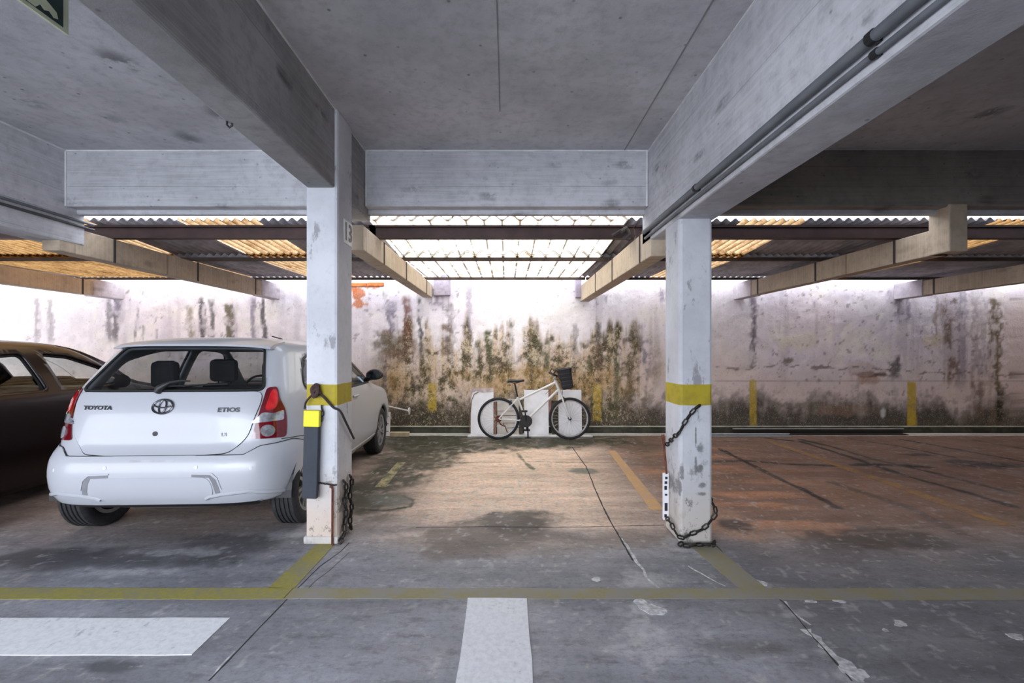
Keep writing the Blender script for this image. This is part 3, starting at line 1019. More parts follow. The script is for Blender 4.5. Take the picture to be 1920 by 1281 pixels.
M_shadow = plain('grey recess shade', (.20, .20, .22), .6)  # flat grey that paints the shade of the plate recess


def glass_mat(name, tint, a):
    k = NT(name)
    out = k.n['Material Output']
    gl = k.n.new('ShaderNodeBsdfGlossy')
    gl.inputs['Roughness'].default_value = .03
    tp = k.n.new('ShaderNodeBsdfTransparent')
    sm = k.mix(k.rng(k.noise(3, 3), .3, .7), tint, tuple(q * .85 for q in tint))
    k.link(sm, tp.inputs[0])
    fr = k.n.new('ShaderNodeLayerWeight')
    fz_ = k.math('MULTIPLY', k.math('POWER', fr.outputs['Facing'], 5.0), .9)
    mx = k.n.new('ShaderNodeMixShader')
    k.link(k.math('ADD', fz_, .04 + a), mx.inputs[0])
    k.link(tp.outputs[0], mx.inputs[1])
    k.link(gl.outputs[0], mx.inputs[2])
    k.link(mx.outputs[0], out.inputs[0])
    return k.m


M_glass = glass_mat('tinted car glass', (.62, .65, .66), .01)
M_glass2 = glass_mat('clear car glass', (.80, .84, .83), .01)


class Car:
    """a body given as plan outlines (superellipses) stacked over a height table"""
    def __init__(s, rows, name, label, loc, rz, paint):
        R = np.array(rows, float)                       # z, rear y, front y, half width, exponent
        d = np.concatenate([[0], np.cumsum(np.hypot(np.diff(R[:, 0]), .6 * np.diff(R[:, 3])) + .02)])
        t = np.linspace(0, d[-1], 240)
        Q = np.stack([np.interp(t, d, R[:, i]) for i in range(5)], 1)
        kx = np.arange(-9, 10)
        w = np.exp(-(kx / 4.5) ** 2); w /= w.sum()
        P = np.pad(Q, ((9, 9), (0, 0)), 'reflect', reflect_type='odd')
        s.Q = np.stack([np.convolve(P[:, i], w, 'valid') for i in range(5)], 1)
        s.Q[:, 0] = np.maximum.accumulate(s.Q[:, 0] + np.arange(240) * 1e-7)
        s.t = t
        u = np.linspace(-PI, PI, 2001)
        x, y = s._pt(u, .9, 0, 3.9, 6)
        ds = np.concatenate([[0], np.cumsum(np.hypot(np.diff(x), np.diff(y)))])
        s.s, s.u = ds - ds[-1] / 2, u
        s.S = ds[-1] / 2
        s.root = thing(name, label, 'car', loc, rz)
        s.paint = paint

    @staticmethod
    def _pt(u, hw, yr, yf, n):
        su, cu = np.sin(u), np.cos(u)
        x = hw * np.sign(su) * np.abs(su) ** (2 / n)
        y = (yr + yf) / 2 - (yf - yr) / 2 * np.sign(cu) * np.abs(cu) ** (2 / n)
        return x, y

    def at_t(s, t):
        return [float(np.interp(t, s.t, s.Q[:, i])) for i in range(5)]

    def at_z(s, z):
        return [float(np.interp(z, s.Q[:, 0], s.Q[:, i])) for i in range(5)]

    def z2t(s, z):
        return float(np.interp(z, s.Q[:, 0], s.t))

    def surf(s, sv, t):
        z, yr, yf, hw, n = s.at_t(t)
        x, y = s._pt(float(np.interp(sv, s.s, s.u)), hw, yr, yf, n)
        return Vector((float(x), float(y), z))

    def st_rear(s, x, z):                                # rear view -> surface coordinates
        _, yr, yf, hw, n = s.at_z(z)
        u = math.asin(min(1, abs(x) / hw) ** (n / 2)) * (1 if x >= 0 else -1)
        return float(np.interp(u, s.u, s.s)), s.z2t(z)

    def st_front(s, x, z):
        a, b = s.st_rear(x, z)
        return (s.S - a if x >= 0 else -s.S - a), b

    def st_side(s, y, z, sg):
        _, yr, yf, hw, n = s.at_z(z)
        q = ((yr + yf) / 2 - y) / ((yf - yr) / 2)
        q = max(-1, min(1, q))
        u = math.acos(math.copysign(abs(q) ** (n / 2), q)) * sg
        return float(np.interp(u, s.u, s.s)), s.z2t(z)

    def nrm(s, sv, t):
        e = .012
        sv = max(-s.S + e, min(s.S - e, sv))
        t2 = max(e, min(s.t[-1] - e, t))
        a = s.surf(sv + e, t2) - s.surf(sv - e, t2)
        b = s.surf(sv, t2 + e) - s.surf(sv, t2 - e)
        n = a.cross(b)
        return n.normalized() if n.length > 1e-9 else Vector((0, 0, 1))

    @staticmethod
    def inside(poly, x, y):
        c = False
        for (ax, ay), (bx, by) in zip(poly, poly[1:] + poly[:1]):
            if (ay > y) != (by > y) and x < (bx - ax) * (y - ay) / (by - ay) + ax:
                c = not c
        return c

    @staticmethod
    def dense(poly, step=.04):
        out = []
        for (a, b), (c, d) in zip(poly, poly[1:] + poly[:1]):
            n = max(1, int(math.hypot(c - a, d - b) / step))
            out += [(a + (c - a) * i / n, b + (d - b) * i / n) for i in range(n)]
        return out

    @staticmethod
    def round(poly, r=.04, k=4):
        """cut the corners of a polygon with small arcs"""
        out = []
        N = len(poly)
        for i in range(N):
            p, a, b = Vector(poly[i]), Vector(poly[i - 1]), Vector(poly[(i + 1) % N])
            ra = min(r, (a - p).length * .45)
            rb = min(r, (b - p).length * .45)
            A, B = p + (a - p).normalized() * ra, p + (b - p).normalized() * rb
            for j in range(k + 1):
                t = j / k
                q = A * (1 - t) ** 2 + p * 2 * t * (1 - t) + B * t * t
                out.append((q.x, q.y))
        return out

    def cdt(s, outer, holes, grid_s, grid_t):
        V, E = [], []
        for lp in ([outer] if outer else []) + holes:
            b = len(V)
            V += [Vector(p) for p in lp]
            E += [(b + i, b + (i + 1) % len(lp)) for i in range(len(lp))]
        L = np.array([tuple(v) for v in V]) if V else np.zeros((0, 2))
        for a in grid_s:
            for b in grid_t:
                if len(L) and np.min((L[:, 0] - a) ** 2 + (L[:, 1] - b) ** 2) < .012 ** 2:
                    continue
                if outer and not s.inside(outer, a, b):
                    continue
                V.append(Vector((a, b)))
        vs, _, fs = delaunay_2d_cdt(V, E, [], 0, 1e-6)[:3]
        keep = []
        for f in fs:
            cx = sum(vs[i][0] for i in f) / 3
            cy = sum(vs[i][1] for i in f) / 3
            if outer and not s.inside(outer, cx, cy):
                continue
            if any(s.inside(h, cx, cy) for h in holes):
                continue
            keep.append(f)
        return vs, keep

    def patch(s, name, poly, mat, off=.004, parent=None, conv=None, step=.04, skirt=.010, grid=.05, label=None, rnd=None):
        """a panel laid on the body: poly in view coordinates, conv turns them into surface coordinates"""
        if rnd:
            poly = s.round(poly, rnd)
        P = [conv(*p) if conv else p for p in s.dense(poly, step)]
        a = np.array(P)
        gs = np.arange(a[:, 0].min() + grid / 2, a[:, 0].max(), grid)
        gt = np.arange(a[:, 1].min() + grid / 2, a[:, 1].max(), grid)
        vs, fs = s.cdt(P, [], gs, gt)
        bm = BM()
        V = [bm.verts.new(s.surf(*v) + s.nrm(*v) * off) for v in vs]
        for f in fs:
            try:
                bm.faces.new([V[i] for i in f])
            except ValueError:
                pass
        bmesh.ops.recalc_face_normals(bm, faces=bm.faces)
        n = len(P)
        U = [bm.verts.new(s.surf(*p) + s.nrm(*p) * (off - skirt)) for p in P]
        for i in range(n):
            try:
                bm.faces.new((V[i], V[(i + 1) % n], U[(i + 1) % n], U[i]))
            except ValueError:
                pass
        for v in [v for v in bm.verts if not v.link_faces]:
            bm.verts.remove(v)
        o = obj(name, bm, mat, parent or s.root, smooth=True)
        if label:
            o['label'] = label
        return o

    def body(s, holes, tmin, gs=.075, gt=.055):
        grid_s = np.linspace(-s.S, s.S, int(2 * s.S / gs))
        grid_t = np.linspace(tmin, s.t[-1], int((s.t[-1] - tmin) / gt))
        vs, fs = s.cdt(None, holes, grid_s, grid_t)
        bm = BM()
        V = [bm.verts.new(s.surf(min(s.S, max(-s.S, v[0])), v[1])) for v in vs]
        for f in fs:
            try:
                bm.faces.new([V[i] for i in f])
            except ValueError:
                pass
        ring = [V[i] for i, v in enumerate(vs) if v[1] > s.t[-1] - 1e-4 and V[i].link_faces]
        ring.sort(key=lambda q: math.atan2(q.co.x, q.co.y - 1.0))
        try:
            bm.faces.new(ring)
        except ValueError:
            pass
        for v in [v for v in bm.verts if not v.link_faces]:
            bm.verts.remove(v)
        bmesh.ops.remove_doubles(bm, verts=bm.verts, dist=.0015)
        o = obj('body', bm, s.paint, s.root, smooth=True)
        m = o.modifiers.new('thickness', 'SOLIDIFY')
        m.thickness, m.offset = .035, -1
        return o


def arch_hole(car, yc, r, sg, zc=.30, zb=.10):
    P = []
    for i in range(0, 25):
        a = PI * i / 24
        P.append(car.st_side(yc + r * math.cos(a), zc + r * math.sin(a), sg))
    P.append(car.st_side(yc - r, zb, sg))
    P.append(car.st_side(yc + r, zb, sg))
    return P


def make_wheel(car, x, y, sg, R=.305, w=.19, spokes=7):
    """tyre with grooves; rim, spokes, hub cap as its sub-parts. sg: side the face looks to"""
    bm = BM()
    hw = w / 2
    prof = [(-hw * .80, R * .66), (-hw, R * .76), (-hw, R * .90), (-hw * .92, R * .96), (-hw * .78, R)]
    for g in (-.50, -.17, .17, .50):
        prof += [(hw * (g - .07), R), (hw * (g - .05), R - .009), (hw * (g + .05), R - .009), (hw * (g + .07), R)]
    prof += [(hw * .78, R), (hw * .92, R * .96), (hw, R * .90), (hw, R * .76), (hw * .80, R * .66)]
    lathe(bm, prof, 40, 'x', (x, y, R), closed=True)
    ty = obj('tyre', bm, M_rubber, car.root, smooth=True)
    fx = x + sg * hw * .62
    bm = BM()
    lathe(bm, [(-sg * hw * .9, R * .60), (sg * hw * .78, R * .60), (sg * hw * .86, R * .69), (sg * hw * .70, R * .70), (-sg * hw * .9, R * .69)], 40, 'x', (x, y, R), closed=True)
    obj('rim', bm, M_alloy, ty, smooth=True)
    bm = BM()
    lathe(bm, [(-sg * .03, .001), (-sg * .03, R * .6), (-sg * .045, R * .6), (-sg * .045, .001)], 32, 'x', (x, y, R))
    obj('brake_disc', bm, M_black, ty)
    bm = BM()
    lathe(bm, [(sg * .018, .001), (sg * .016, .03), (sg * .004, .045), (-sg * .03, .05)], 20, 'x', (fx, y, R))
    obj('hub_cap', bm, M_alloy, ty, smooth=True)
    for i in range(spokes):
        a = 2 * PI * i / spokes
        bm = BM()
        for da in (-.16, .16):
            M = Matrix.Translation((fx, y, R)) @ Matrix.Rotation(a, 4, 'X')
            vs = [(-.012, -.015, .03), (.012, -.015, .03), (.012, .015, .03), (-.012, .015, .03)]
            A = [bm.verts.new(M @ Vector(v)) for v in vs]
            M2 = M @ Matrix.Rotation(da, 4, 'X')
            B = [bm.verts.new(M2 @ Vector((sg * .008 + v[0] * .9, v[1] * .8, R * .64))) for v in vs]
            for j in range(4):
                bm.faces.new((A[j], A[(j + 1) % 4], B[(j + 1) % 4], B[j]))
            bm.faces.new(B)
        obj('spoke', bm, M_alloy, ty)
    return ty


def well(car, y, sg, R=.35, x0=.56, x1=.865):
    bm = BM()
    n = 20
    A, B = [], []
    for i in range(n + 1):
        a = PI * i / n
        A.append(bm.verts.new((sg * x0, y + R * math.cos(a), .30 + R * math.sin(a))))
        B.append(bm.verts.new((sg * x1, y + R * math.cos(a), .30 + R * math.sin(a))))
    for i in range(n):
        bm.faces.new((A[i], A[i + 1], B[i + 1], B[i]))
    bm.faces.new(A)
    obj('wheel_well', bm, M_black, car.root, smooth=False)


def seat(car, x, y, parent=None, w=.46):
    bm = BM()
    def lump(x0, x1, y0, y1, z0, z1, tilt=0):
        vs = box(bm, x0, x1, y0, y1, z0, z1)
        if tilt:
            bmesh.ops.transform(bm, matrix=Matrix.Translation((0, y0, z0)) @ Matrix.Rotation(tilt, 4, 'X') @ Matrix.Translation((0, -y0, -z0)), verts=vs)
    lump(x - w / 2, x + w / 2, y, y + .48, .35, .52)
    lump(x - w / 2 + .01, x + w / 2 - .01, y - .06, y + .06, .45, 1.05, .16)
    o = obj('seat', bm, M_seat, car.root, bevel=.04)
    bm = BM()
    vs = box(bm, x - .135, x + .135, y - .17, y - .075, 1.07, 1.30)
    obj('headrest', bm, M_seat, o, bevel=.045)
    for d in (-.06, .06):
        bm = BM()
        tube(bm, [(x + d, y - .10, 1.0), (x + d, y - .12, 1.10)], .007, 6)
        obj('headrest_post', bm, M_chrome, o)
    return o


def flipx(p):
    return [(-a, b) for a, b in p]


# ---------------- white hatchback
rows = [(.20, .30, 3.50, .76, 6), (.30, .07, 3.70, .865, 7), (.40, .015, 3.76, .89, 7.5), (.52, 0, 3.78, .895, 7.5), (.61, .012, 3.77, .895, 7.5), (.66, .04, 3.75, .892, 7.5),
        (.70, .085, 3.72, .89, 7.2), (.80, .10, 3.64, .89, 7), (.86, .105, 3.50, .888, 6.5), (.92, .115, 3.15, .882, 6.2), (.97, .13, 2.88, .872, 6), (1.02, .15, 2.72, .862, 6),
        (1.07, .175, 2.62, .848, 6), (1.12, .205, 2.53, .828, 6), (1.25, .315, 2.30, .775, 6), (1.38, .43, 2.05, .712, 6), (1.43, .475, 1.95, .675, 6), (1.46, .505, 1.86, .61, 5.5),
        (1.485, .56, 1.70, .47, 5), (1.498, .66, 1.55, .32, 4.5), (1.503, .80, 1.40, .18, 4)]
hb = Car(rows, 'hatchback_car', 'white hatchback parked nose in with its tail to the aisle', (-2.452, 3.12, 0), math.radians(2.2), M_white)
win_r = [(-.655, 1.095), (.655, 1.095), (.535, 1.418), (-.535, 1.418)]
side_f = [(1.60, 1.00), (2.48, 1.00), (2.02, 1.345), (1.90, 1.395), (1.62, 1.405)]
side_r = [(.54, 1.10), (.64, 1.04), (1.50, 1.005), (1.51, 1.405), (1.05, 1.40), (.70, 1.31)]
shield = [(-.74, 1.03), (.74, 1.03), (.575, 1.40), (-.575, 1.40)]
R = hb.round
holes = [[hb.st_rear(*p) for p in hb.dense(R(win_r, .05))]]
for sg in (-1, 1):
    for q in (side_f, side_r):
        holes.append([hb.st_side(a, b, sg) for a, b in hb.dense(R(q, .06))])
    holes.append(arch_hole(hb, .555, .345, sg))
    holes.append(arch_hole(hb, 3.01, .345, sg))
half = [(.0, 1.03), (.74, 1.03), (.575, 1.40), (.0, 1.40)]
fz = lambda x, z: hb.st_front(x, z)
hR = [fz(*p) for p in hb.dense(half)]
hR = [(hb.S if abs(a - hb.S) < .02 else a, b) for a, b in hR]
holes += [hR, [(-a, b) for a, b in hR]]
hb.body(holes, hb.z2t(.26))
hb.patch('rear_window', win_r, M_glass, .001, None, hb.st_rear, rnd=.05)
for sg in (-1, 1):
    for q in (side_f, side_r):
        hb.patch('side_window', q, M_glass2, .001, None, lambda a, b, sg=sg: hb.st_side(a, b, sg), rnd=.06)
for sg in (-1, 1):
    hb.patch('windscreen', [(.0005 * sg, 1.03), (.74 * sg, 1.03), (.575 * sg, 1.40), (.0005 * sg, 1.40)], M_glass2, .001, None, hb.st_front)
# black seal round the rear glass
def frame_strip(car, poly, conv, w, mat, off, name, rnd=.05, parent=None):
    P = [conv(*p) for p in car.dense(car.round(poly, rnd), .05)]
    bm = BM()
    tube(bm, [car.surf(*p) + car.nrm(*p) * off for p in P], w, 6, closed=True)
    return obj(name, bm, mat, parent or car.root, smooth=True)
frame_strip(hb, win_r, hb.st_rear, .010, M_seal, .0, 'window_seal')
for sg in (-1, 1):
    for q in (side_f, side_r):
        frame_strip(hb, q, lambda a, b, sg=sg: hb.st_side(a, b, sg), .012, M_seal, -.004, 'window_seal', .06)
gate = [(-.640, 1.085), (.640, 1.085), (.655, 1.02), (.600, .775), (.50, .668), (.25, .652), (-.25, .652), (-.50, .668), (-.600, .775), (-.655, 1.02)]
tg = hb.patch('tailgate', gate, M_white, .005, None, hb.st_rear, rnd=.05)
frame_strip(hb, gate, hb.st_rear, .0045, M_seal, .0005, 'tailgate_gap', .05, tg)
# lamps, wrapped round the corners: (surface run, height)
def lamp(sg):
    def cv(a, z):
        return (sg * a, hb.z2t(z))
    i1, i2, i3 = (abs(hb.st_rear(.665, 1.10)[0]), abs(hb.st_rear(.655, .95)[0]), abs(hb.st_rear(.615, .755)[0]))
    o1 = abs(hb.st_side(.26, .95, 1)[0])
    base = [(i3, .755), (o1 + .02, .745), (o1 + .035, .95), (o1 - .01, 1.03), (i1 + .10, 1.115), (i1, 1.11), (i2, .95)]
    lp = hb.patch('tail_lamp', base, M_dred, .007, None, cv, rnd=.03, step=.03, grid=.04)
    hb.patch('stop_lens', [(i2 + .03, .945), (o1 - .06, .955), (o1 - .03, 1.0), (i1 + .09, 1.095), (i1 + .035, 1.09)], M_red, .013, lp, cv, rnd=.04, step=.02, grid=.03)
    hb.patch('indicator_lens', [(i3 + .02, .865), (o1 + .0, .872), (o1 + .015, .945), (i2 + .10, .925), (i2 + .02, .937)], M_lamp, .011, lp, cv, rnd=.02, step=.02, grid=.03)
    c = (i3 + (o1 - i3) * .48, .805)
    ring = [(c[0] + .055 * math.cos(q * PI / 8), c[1] + .042 * math.sin(q * PI / 8)) for q in range(16)]
    hb.patch('reversing_lens', ring, M_lamp, .013, lp, cv, step=.02, grid=.02)
lamp(1)
lamp(-1)
# bumper skin
sb = abs(hb.st_side(.62, .5, 1)[0])
bz = lambda a, z: (a, hb.z2t(z))
sa = abs(hb.st_side(.22, .5, 1)[0])
bump = hb.patch('rear_bumper', [(-sb + .10, .645), (-sa, .715), (-.66, .700), (-.55, .652), (.55, .652), (.66, .700), (sa, .715), (sb - .10, .645), (sa + .02, .33), (.35, .315), (-.35, .315), (-sa - .02, .33)], M_white, .008, None, bz, step=.05, skirt=.02)
frame_strip(hb, [(-sb + .10, .648), (-sa, .722), (-.66, .706), (-.55, .656), (.55, .656), (.66, .706), (sa, .722), (sb - .10, .648)], bz, .003, M_seal, .003, 'bumper_gap', .02, bump)
def bar(name, pts, r, mat, off, parent, conv=bz, n=8):
    P = []
    for a, b in zip(pts, pts[1:]):
        for i in range(6):
            P.append((a[0] + (b[0] - a[0]) * i / 6, a[1] + (b[1] - a[1]) * i / 6))
    P.append(pts[-1])
    P = [conv(*p) for p in P]
    bm = BM()
    tube(bm, [car_now.surf(*p) + car_now.nrm(*p) * off for p in P], r, n)
    return obj(name, bm, mat, parent, smooth=True)
car_now = hb
for sg in (-1, 1):
    bar('bumper_lip', [(sg * (sa + .10), .345), (sg * (sa - .02), .352), (sg * .60, .41), (sg * .42, .395), (sg * .32, .375), (sg * .30, .36)], .014, M_white, .008, bump)
    hb.patch('plate_recess', [(sg * .21, .535), (sg * .335, .532), (sg * .375, .50), (sg * .40, .405), (sg * .365, .40), (sg * .345, .475), (sg * .325, .512), (sg * .21, .518)], M_shadow, .0095, bump, bz, step=.02, grid=.03, skirt=.004)
    hb.patch('recess_edge', [(sg * .205, .546), (sg * .345, .543), (sg * .385, .51), (sg * .41, .43), (sg * .40, .43), (sg * .375, .50), (sg * .335, .532), (sg * .205, .536)], M_white, .013, bump, bz, step=.02, grid=.03, skirt=.01)
    for xx, zz in ((.235, .582), (.62, .565)):
        ring = [(sg * xx + .012 * math.cos(q * PI / 6), zz + .012 * math.sin(q * PI / 6)) for q in range(12)]
        hb.patch('parking_sensor', ring, plain('sensor cap', (.60, .61, .64), .4), .0105, bump, bz, step=.01, grid=.02, skirt=.004)
hb.patch('plate_pad', [(-.30, .515), (.30, .515), (.335, .48), (.35, .40), (.32, .365), (-.32, .365), (-.35, .40), (-.335, .48)], M_white, .012, bump, bz, step=.04, skirt=.006, rnd=.03)
hb.patch('diffuser', [(-.72, .325), (.72, .325), (.68, .27), (-.68, .27)], M_black, .004, None, bz, step=.04)
hb.patch('grip_recess', [(-.06, .630), (.06, .630), (.045, .616), (-.045, .616)], plain('shallow recess', (.42, .43, .46), .4), .0095, bump, bz, step=.03, skirt=.003)
# roof spoiler
bm = BM()
sec = [(.345, 1.425), (.34, 1.438), (.40, 1.462), (.60, 1.487), (.60, 1.44)]
rings = []
for i in range(25):
    x = -.60 + 1.2 * i / 24
    q = (abs(x) / .60)
    yo, zo = .10 * q ** 3.5, -.025 * q ** 4
    rings.append([bm.verts.new((x, a + yo, b + zo)) for a, b in sec])
for A, B in zip(rings, rings[1:]):
    for j in range(5):
        bm.faces.new((A[j], A[(j + 1) % 5], B[(j + 1) % 5], B[j]))
bm.faces.new(rings[0]); bm.faces.new(rings[-1])
sp = obj('roof_spoiler', bm, M_white, hb.root, smooth=True)
bm = BM(); box(bm, -.11, .11, .352, .368, 1.424, 1.436)
obj('high_brake_lamp', bm, M_dred, sp, bevel=.003)
# wiper
def onrear(x, z, off):
    p = hb.st_rear(x, z)
    return hb.surf(*p) + hb.nrm(*p) * off
bm = BM()
tube(bm, [onrear(-.075, 1.085, .012), onrear(-.06, 1.10, .03), onrear(.0, 1.135, .035)], [.028, .026, .012], 10)
tube(bm, [onrear(.0, 1.135, .035), onrear(.07, 1.150, .03), onrear(.13, 1.150, .024)], [.012, .009, .005], 8)
wpo = obj('wiper', bm, M_black, hb.root, smooth=True)
bm = BM()
tube(bm, [onrear(-.03, 1.118, .015), onrear(.15, 1.128, .014), onrear(.40, 1.135, .013)], .006, 6)
obj('wiper_blade', bm, M_black, wpo, smooth=True)
# emblem: three ellipses on a round pad, and the lettering
def ell(bm, cx, cz, a, b, r, off):
    tube(bm, [onrear(cx + a * math.cos(2 * PI * i / 28), cz + b * math.sin(2 * PI * i / 28), off) for i in range(28)], r, 6, closed=True)
bm = BM()
ex, ez = -.005, .985
ell(bm, ex, ez, .070, .047, .0075, .012)
ell(bm, ex, ez + .017, .064, .024, .0055, .014)
ell(bm, ex, ez, .024, .044, .0055, .014)
obj('emblem', bm, M_dchrome, hb.root, smooth=True)
hb.patch('emblem_pad', [(ex + .078 * math.cos(q * PI / 10), ez + .054 * math.sin(q * PI / 10)) for q in range(20)], M_white, .008, None, hb.st_rear, step=.02, grid=.03)
ring = [(-.035 + .017 * math.cos(q * PI / 8), .80 + .017 * math.sin(q * PI / 8)) for q in range(16)]
hb.patch('lock_barrel', ring, M_black, .010, None, hb.st_rear, step=.01, grid=.02)
def badge(body, x, z, size, sx=1.25, bold=.0):
    p = hb.st_rear(x, z)
    P, n = hb.surf(*p) + hb.nrm(*p) * .008, hb.nrm(*p)
    if n.y > 0: n = -n
    q = n.to_track_quat('Z', 'Y')
    rt = Matrix((Vector((-n.y, n.x, 0)).normalized(), n.cross(Vector((-n.y, n.x, 0)).normalized()), n)).transposed()
    text_mesh(body, size, M_dchrome, hb.root, 'badge', P, rt.to_euler(), .002, sx, bold)
badge('TOYOTA', -.46, .978, .040, 1.25, .0012)
badge('ETIOS', .455, .960, .044, 1.3, .0012)
badge('LS', .44, .790, .034, 1.2, .001)
# sides: doors, handles, mirrors, seams
for sg in (-1, 1):
    cv = lambda a, b, sg=sg: hb.st_side(a, b, sg)
    for q in ([(1.56, .98), (1.58, .36), (2.58, .36), (2.63, .70), (2.55, .985)], [(.93, .98), (.95, .72), (1.06, .48), (1.10, .36), (1.54, .36), (1.53, .98)]):
        d = hb.patch('door_panel', q, M_white, .004, None, cv, rnd=.05, step=.06)
        a = q[0][0] + (.08 if q[0][0] > 1.5 else .40)
        bm = BM()
        tube(bm, [hb.surf(*cv(a, .90)) + Vector((sg * .012, 0, 0)), hb.surf(*cv(a + .05, .903)) + Vector((sg * .03, 0, 0)), hb.surf(*cv(a + .13, .903)) + Vector((sg * .03, 0, 0)), hb.surf(*cv(a + .18, .90)) + Vector((sg * .012, 0, 0))], .012, 8)
        obj('door_handle', bm, M_white, d, smooth=True)
    hb.patch('sill', [(.93, .33), (2.64, .33), (2.64, .25), (.93, .25)], M_white, .008, None, cv, step=.08)
    bm = BM()                                               # mirror shell, arm and glass
    bx, by, bz_ = sg * .93, 2.36, 1.085
    ringp = []
    for i, (d, s_) in enumerate(((0, .86), (.02, 1), (.07, .92), (.11, .6), (.125, .25))):
        ringp.append([bm.verts.new((bx + sg * .02 * d + s_ * .105 * math.cos(a), by + d, bz_ + s_ * .072 * math.sin(a) * (1.0 if math.sin(a) > 0 else .85))) for a in [2 * PI * j / 18 for j in range(18)]])
    for A, B in zip(ringp, ringp[1:]):
        for j in range(18):
            bm.faces.new((A[j], A[(j + 1) % 18], B[(j + 1) % 18], B[j]))
    bm.faces.new(ringp[-1]); bm.faces.new(ringp[0])
    mi = obj('door_mirror', bm, M_black if sg > 0 else M_white, hb.root, smooth=True)
    bm = BM()
    tube(bm, [(sg * .80, 2.44, 1.03), (sg * .87, 2.42, 1.04), (sg * .93, 2.40, 1.05)], [.03, .024, .022], 8)
    obj('mirror_arm', bm, M_black, mi, smooth=True)
    bm = BM()
    lathe(bm, [(-.003, .001), (-.003, 1), (0, 1)], 20, 'y', (0, 0, 0))
    bmesh.ops.transform(bm, matrix=Matrix.Translation((bx, by - .001, bz_)) @ Matrix.Diagonal((.085, 1, .055, 1)), verts=bm.verts)
    obj('mirror_glass', bm, plain('mirror glass', (.30, .36, .42), .05, 1.0), mi)
    bm = BM()
    P = [hb.surf(*cv(a, b)) + hb.nrm(*cv(a, b)) * .002 for a, b in hb.dense([(.22, .735), (.35, .728), (.62, .70)], .05)[:8]]
    tube(bm, P, .003, 5)
    obj('panel_seam', bm, M_seal, hb.root)
    well(hb, .555, sg); well(hb, 3.01, sg)
    ty1 = make_wheel(hb, sg * .775, .555, sg)
    ty2 = make_wheel(hb, sg * .775, 3.01, sg)
    hb.patch('headlamp', [(.52 * sg, .72), (.80 * sg, .74), (.82 * sg, .80), (.60 * sg, .79)], M_lamp, .006, None, hb.st_front, rnd=.02)
# fuel flap
hb.patch('fuel_flap', [(.50, .97), (.66, .96), (.665, .82), (.51, .82)], M_white, .004, None, lambda a, b: hb.st_side(a, b, -1), rnd=.03)
hb.patch('grille', [(.02, .60), (.45, .60), (.40, .45), (.02, .45)], M_black, .006, None, hb.st_front)
# cabin
bm = BM(); box(bm, -.70, .70, .35, 3.2, .24, .34)
obj('floor_pan', bm, M_black, hb.root)
bm = BM(); box(bm, -.50, .50, .30, .46, .36, .44); box(bm, .42, .56, .30, .60, .30, .42)
obj('exhaust_box', bm, M_black, hb.root)
bm = BM(); box(bm, -.66, .66, .28, .84, .88, .91)
obj('parcel_shelf', bm, M_seat, hb.root)
bm = BM()
vs = box(bm, -.60, .60, .86, 1.02, .50, 1.06)
rs = obj('rear_seat', bm, M_seat, hb.root, bevel=.04)
for x in (-.49, .45):
    bm = BM(); box(bm, x - .11, x + .11, .80, .90, 1.06, 1.30)
    obj('headrest', bm, M_seat, rs, bevel=.045)
seat(hb, -.36, 1.62); seat(hb, .36, 1.62)
bm = BM(); box(bm, -.74, .74, 2.34, 2.66, .62, .99)
obj('dashboard', bm, M_black, hb.root, bevel=.05)
bm = BM()
tube(bm, [(-.36 + .18 * math.cos(2 * PI * i / 24), 2.20 + .04 * math.sin(2 * PI * i / 24), .92 + .17 * math.sin(2 * PI * i / 24)) for i in range(24)], .014, 8, closed=True)
obj('steering_wheel', bm, M_black, hb.root, smooth=True)
bm = BM(); box(bm, -.10, .10, 1.88, 1.90, 1.30, 1.36)
obj('rear_view_mirror', bm, M_black, hb.root, bevel=.008)
bm = BM(); tube(bm, [(.10, 1.78, 1.48), (.10, 1.75, 1.51), (.06, 1.62, 1.535)], .006, 6)
tube(bm, [(.10, 1.80, 1.475), (.10, 1.74, 1.50)], .018, 8)
obj('aerial', bm, M_black, hb.root, smooth=True)

# ---------------- dark sedan
rows = [(.14, .25, 4.05, .78, 7), (.30, .04, 4.25, .85, 7), (.50, 0, 4.30, .87, 7), (.75, .03, 4.20, .872, 7), (.84, .05, 3.95, .868, 6.5), (.92, .08, 3.60, .86, 6), (.965, .14, 3.38, .845, 6),
        (1.00, .50, 3.22, .82, 6), (1.10, .62, 3.10, .775, 6), (1.20, .76, 2.98, .725, 6), (1.33, 1.0, 2.72, .655, 6), (1.39, 1.12, 2.58, .605, 5.5), (1.425, 1.22, 2.42, .51, 5), (1.448, 1.36, 2.25, .36, 4.5), (1.46, 1.50, 2.1, .18, 4)]
sd = Car(rows, 'sedan_car', 'dark wine sedan beside the white hatchback, partly behind it', (-5.17, 2.28, 0), 0.0, M_wine)
car_now = sd
s_r = [(1.18, 1.0), (1.22, 1.15), (1.42, 1.315), (1.92, 1.345), (1.99, 1.0)]
s_f = [(2.14, 1.0), (2.09, 1.345), (2.36, 1.315), (2.68, 1.19), (2.95, 1.03), (2.95, 1.0)]
holes = []
for sg in (-1, 1):
    for q in (s_r, s_f):
        holes.append([sd.st_side(a, b, sg) for a, b in sd.dense(sd.round(q, .05))])
    holes.append(arch_hole(sd, .80, .345, sg))
    holes.append(arch_hole(sd, 3.42, .345, sg))
half = [(.0, 1.05), (.66, 1.05), (.53, 1.35), (.0, 1.35)]
hR = [sd.st_front(*p) for p in sd.dense(half)]
hR = [(sd.S if abs(a - sd.S) < .02 else a, b) for a, b in hR]
holes += [hR, [(-a, b) for a, b in hR]]
w2 = [(-.62, 1.04), (.62, 1.04), (.50, 1.34), (-.50, 1.34)]
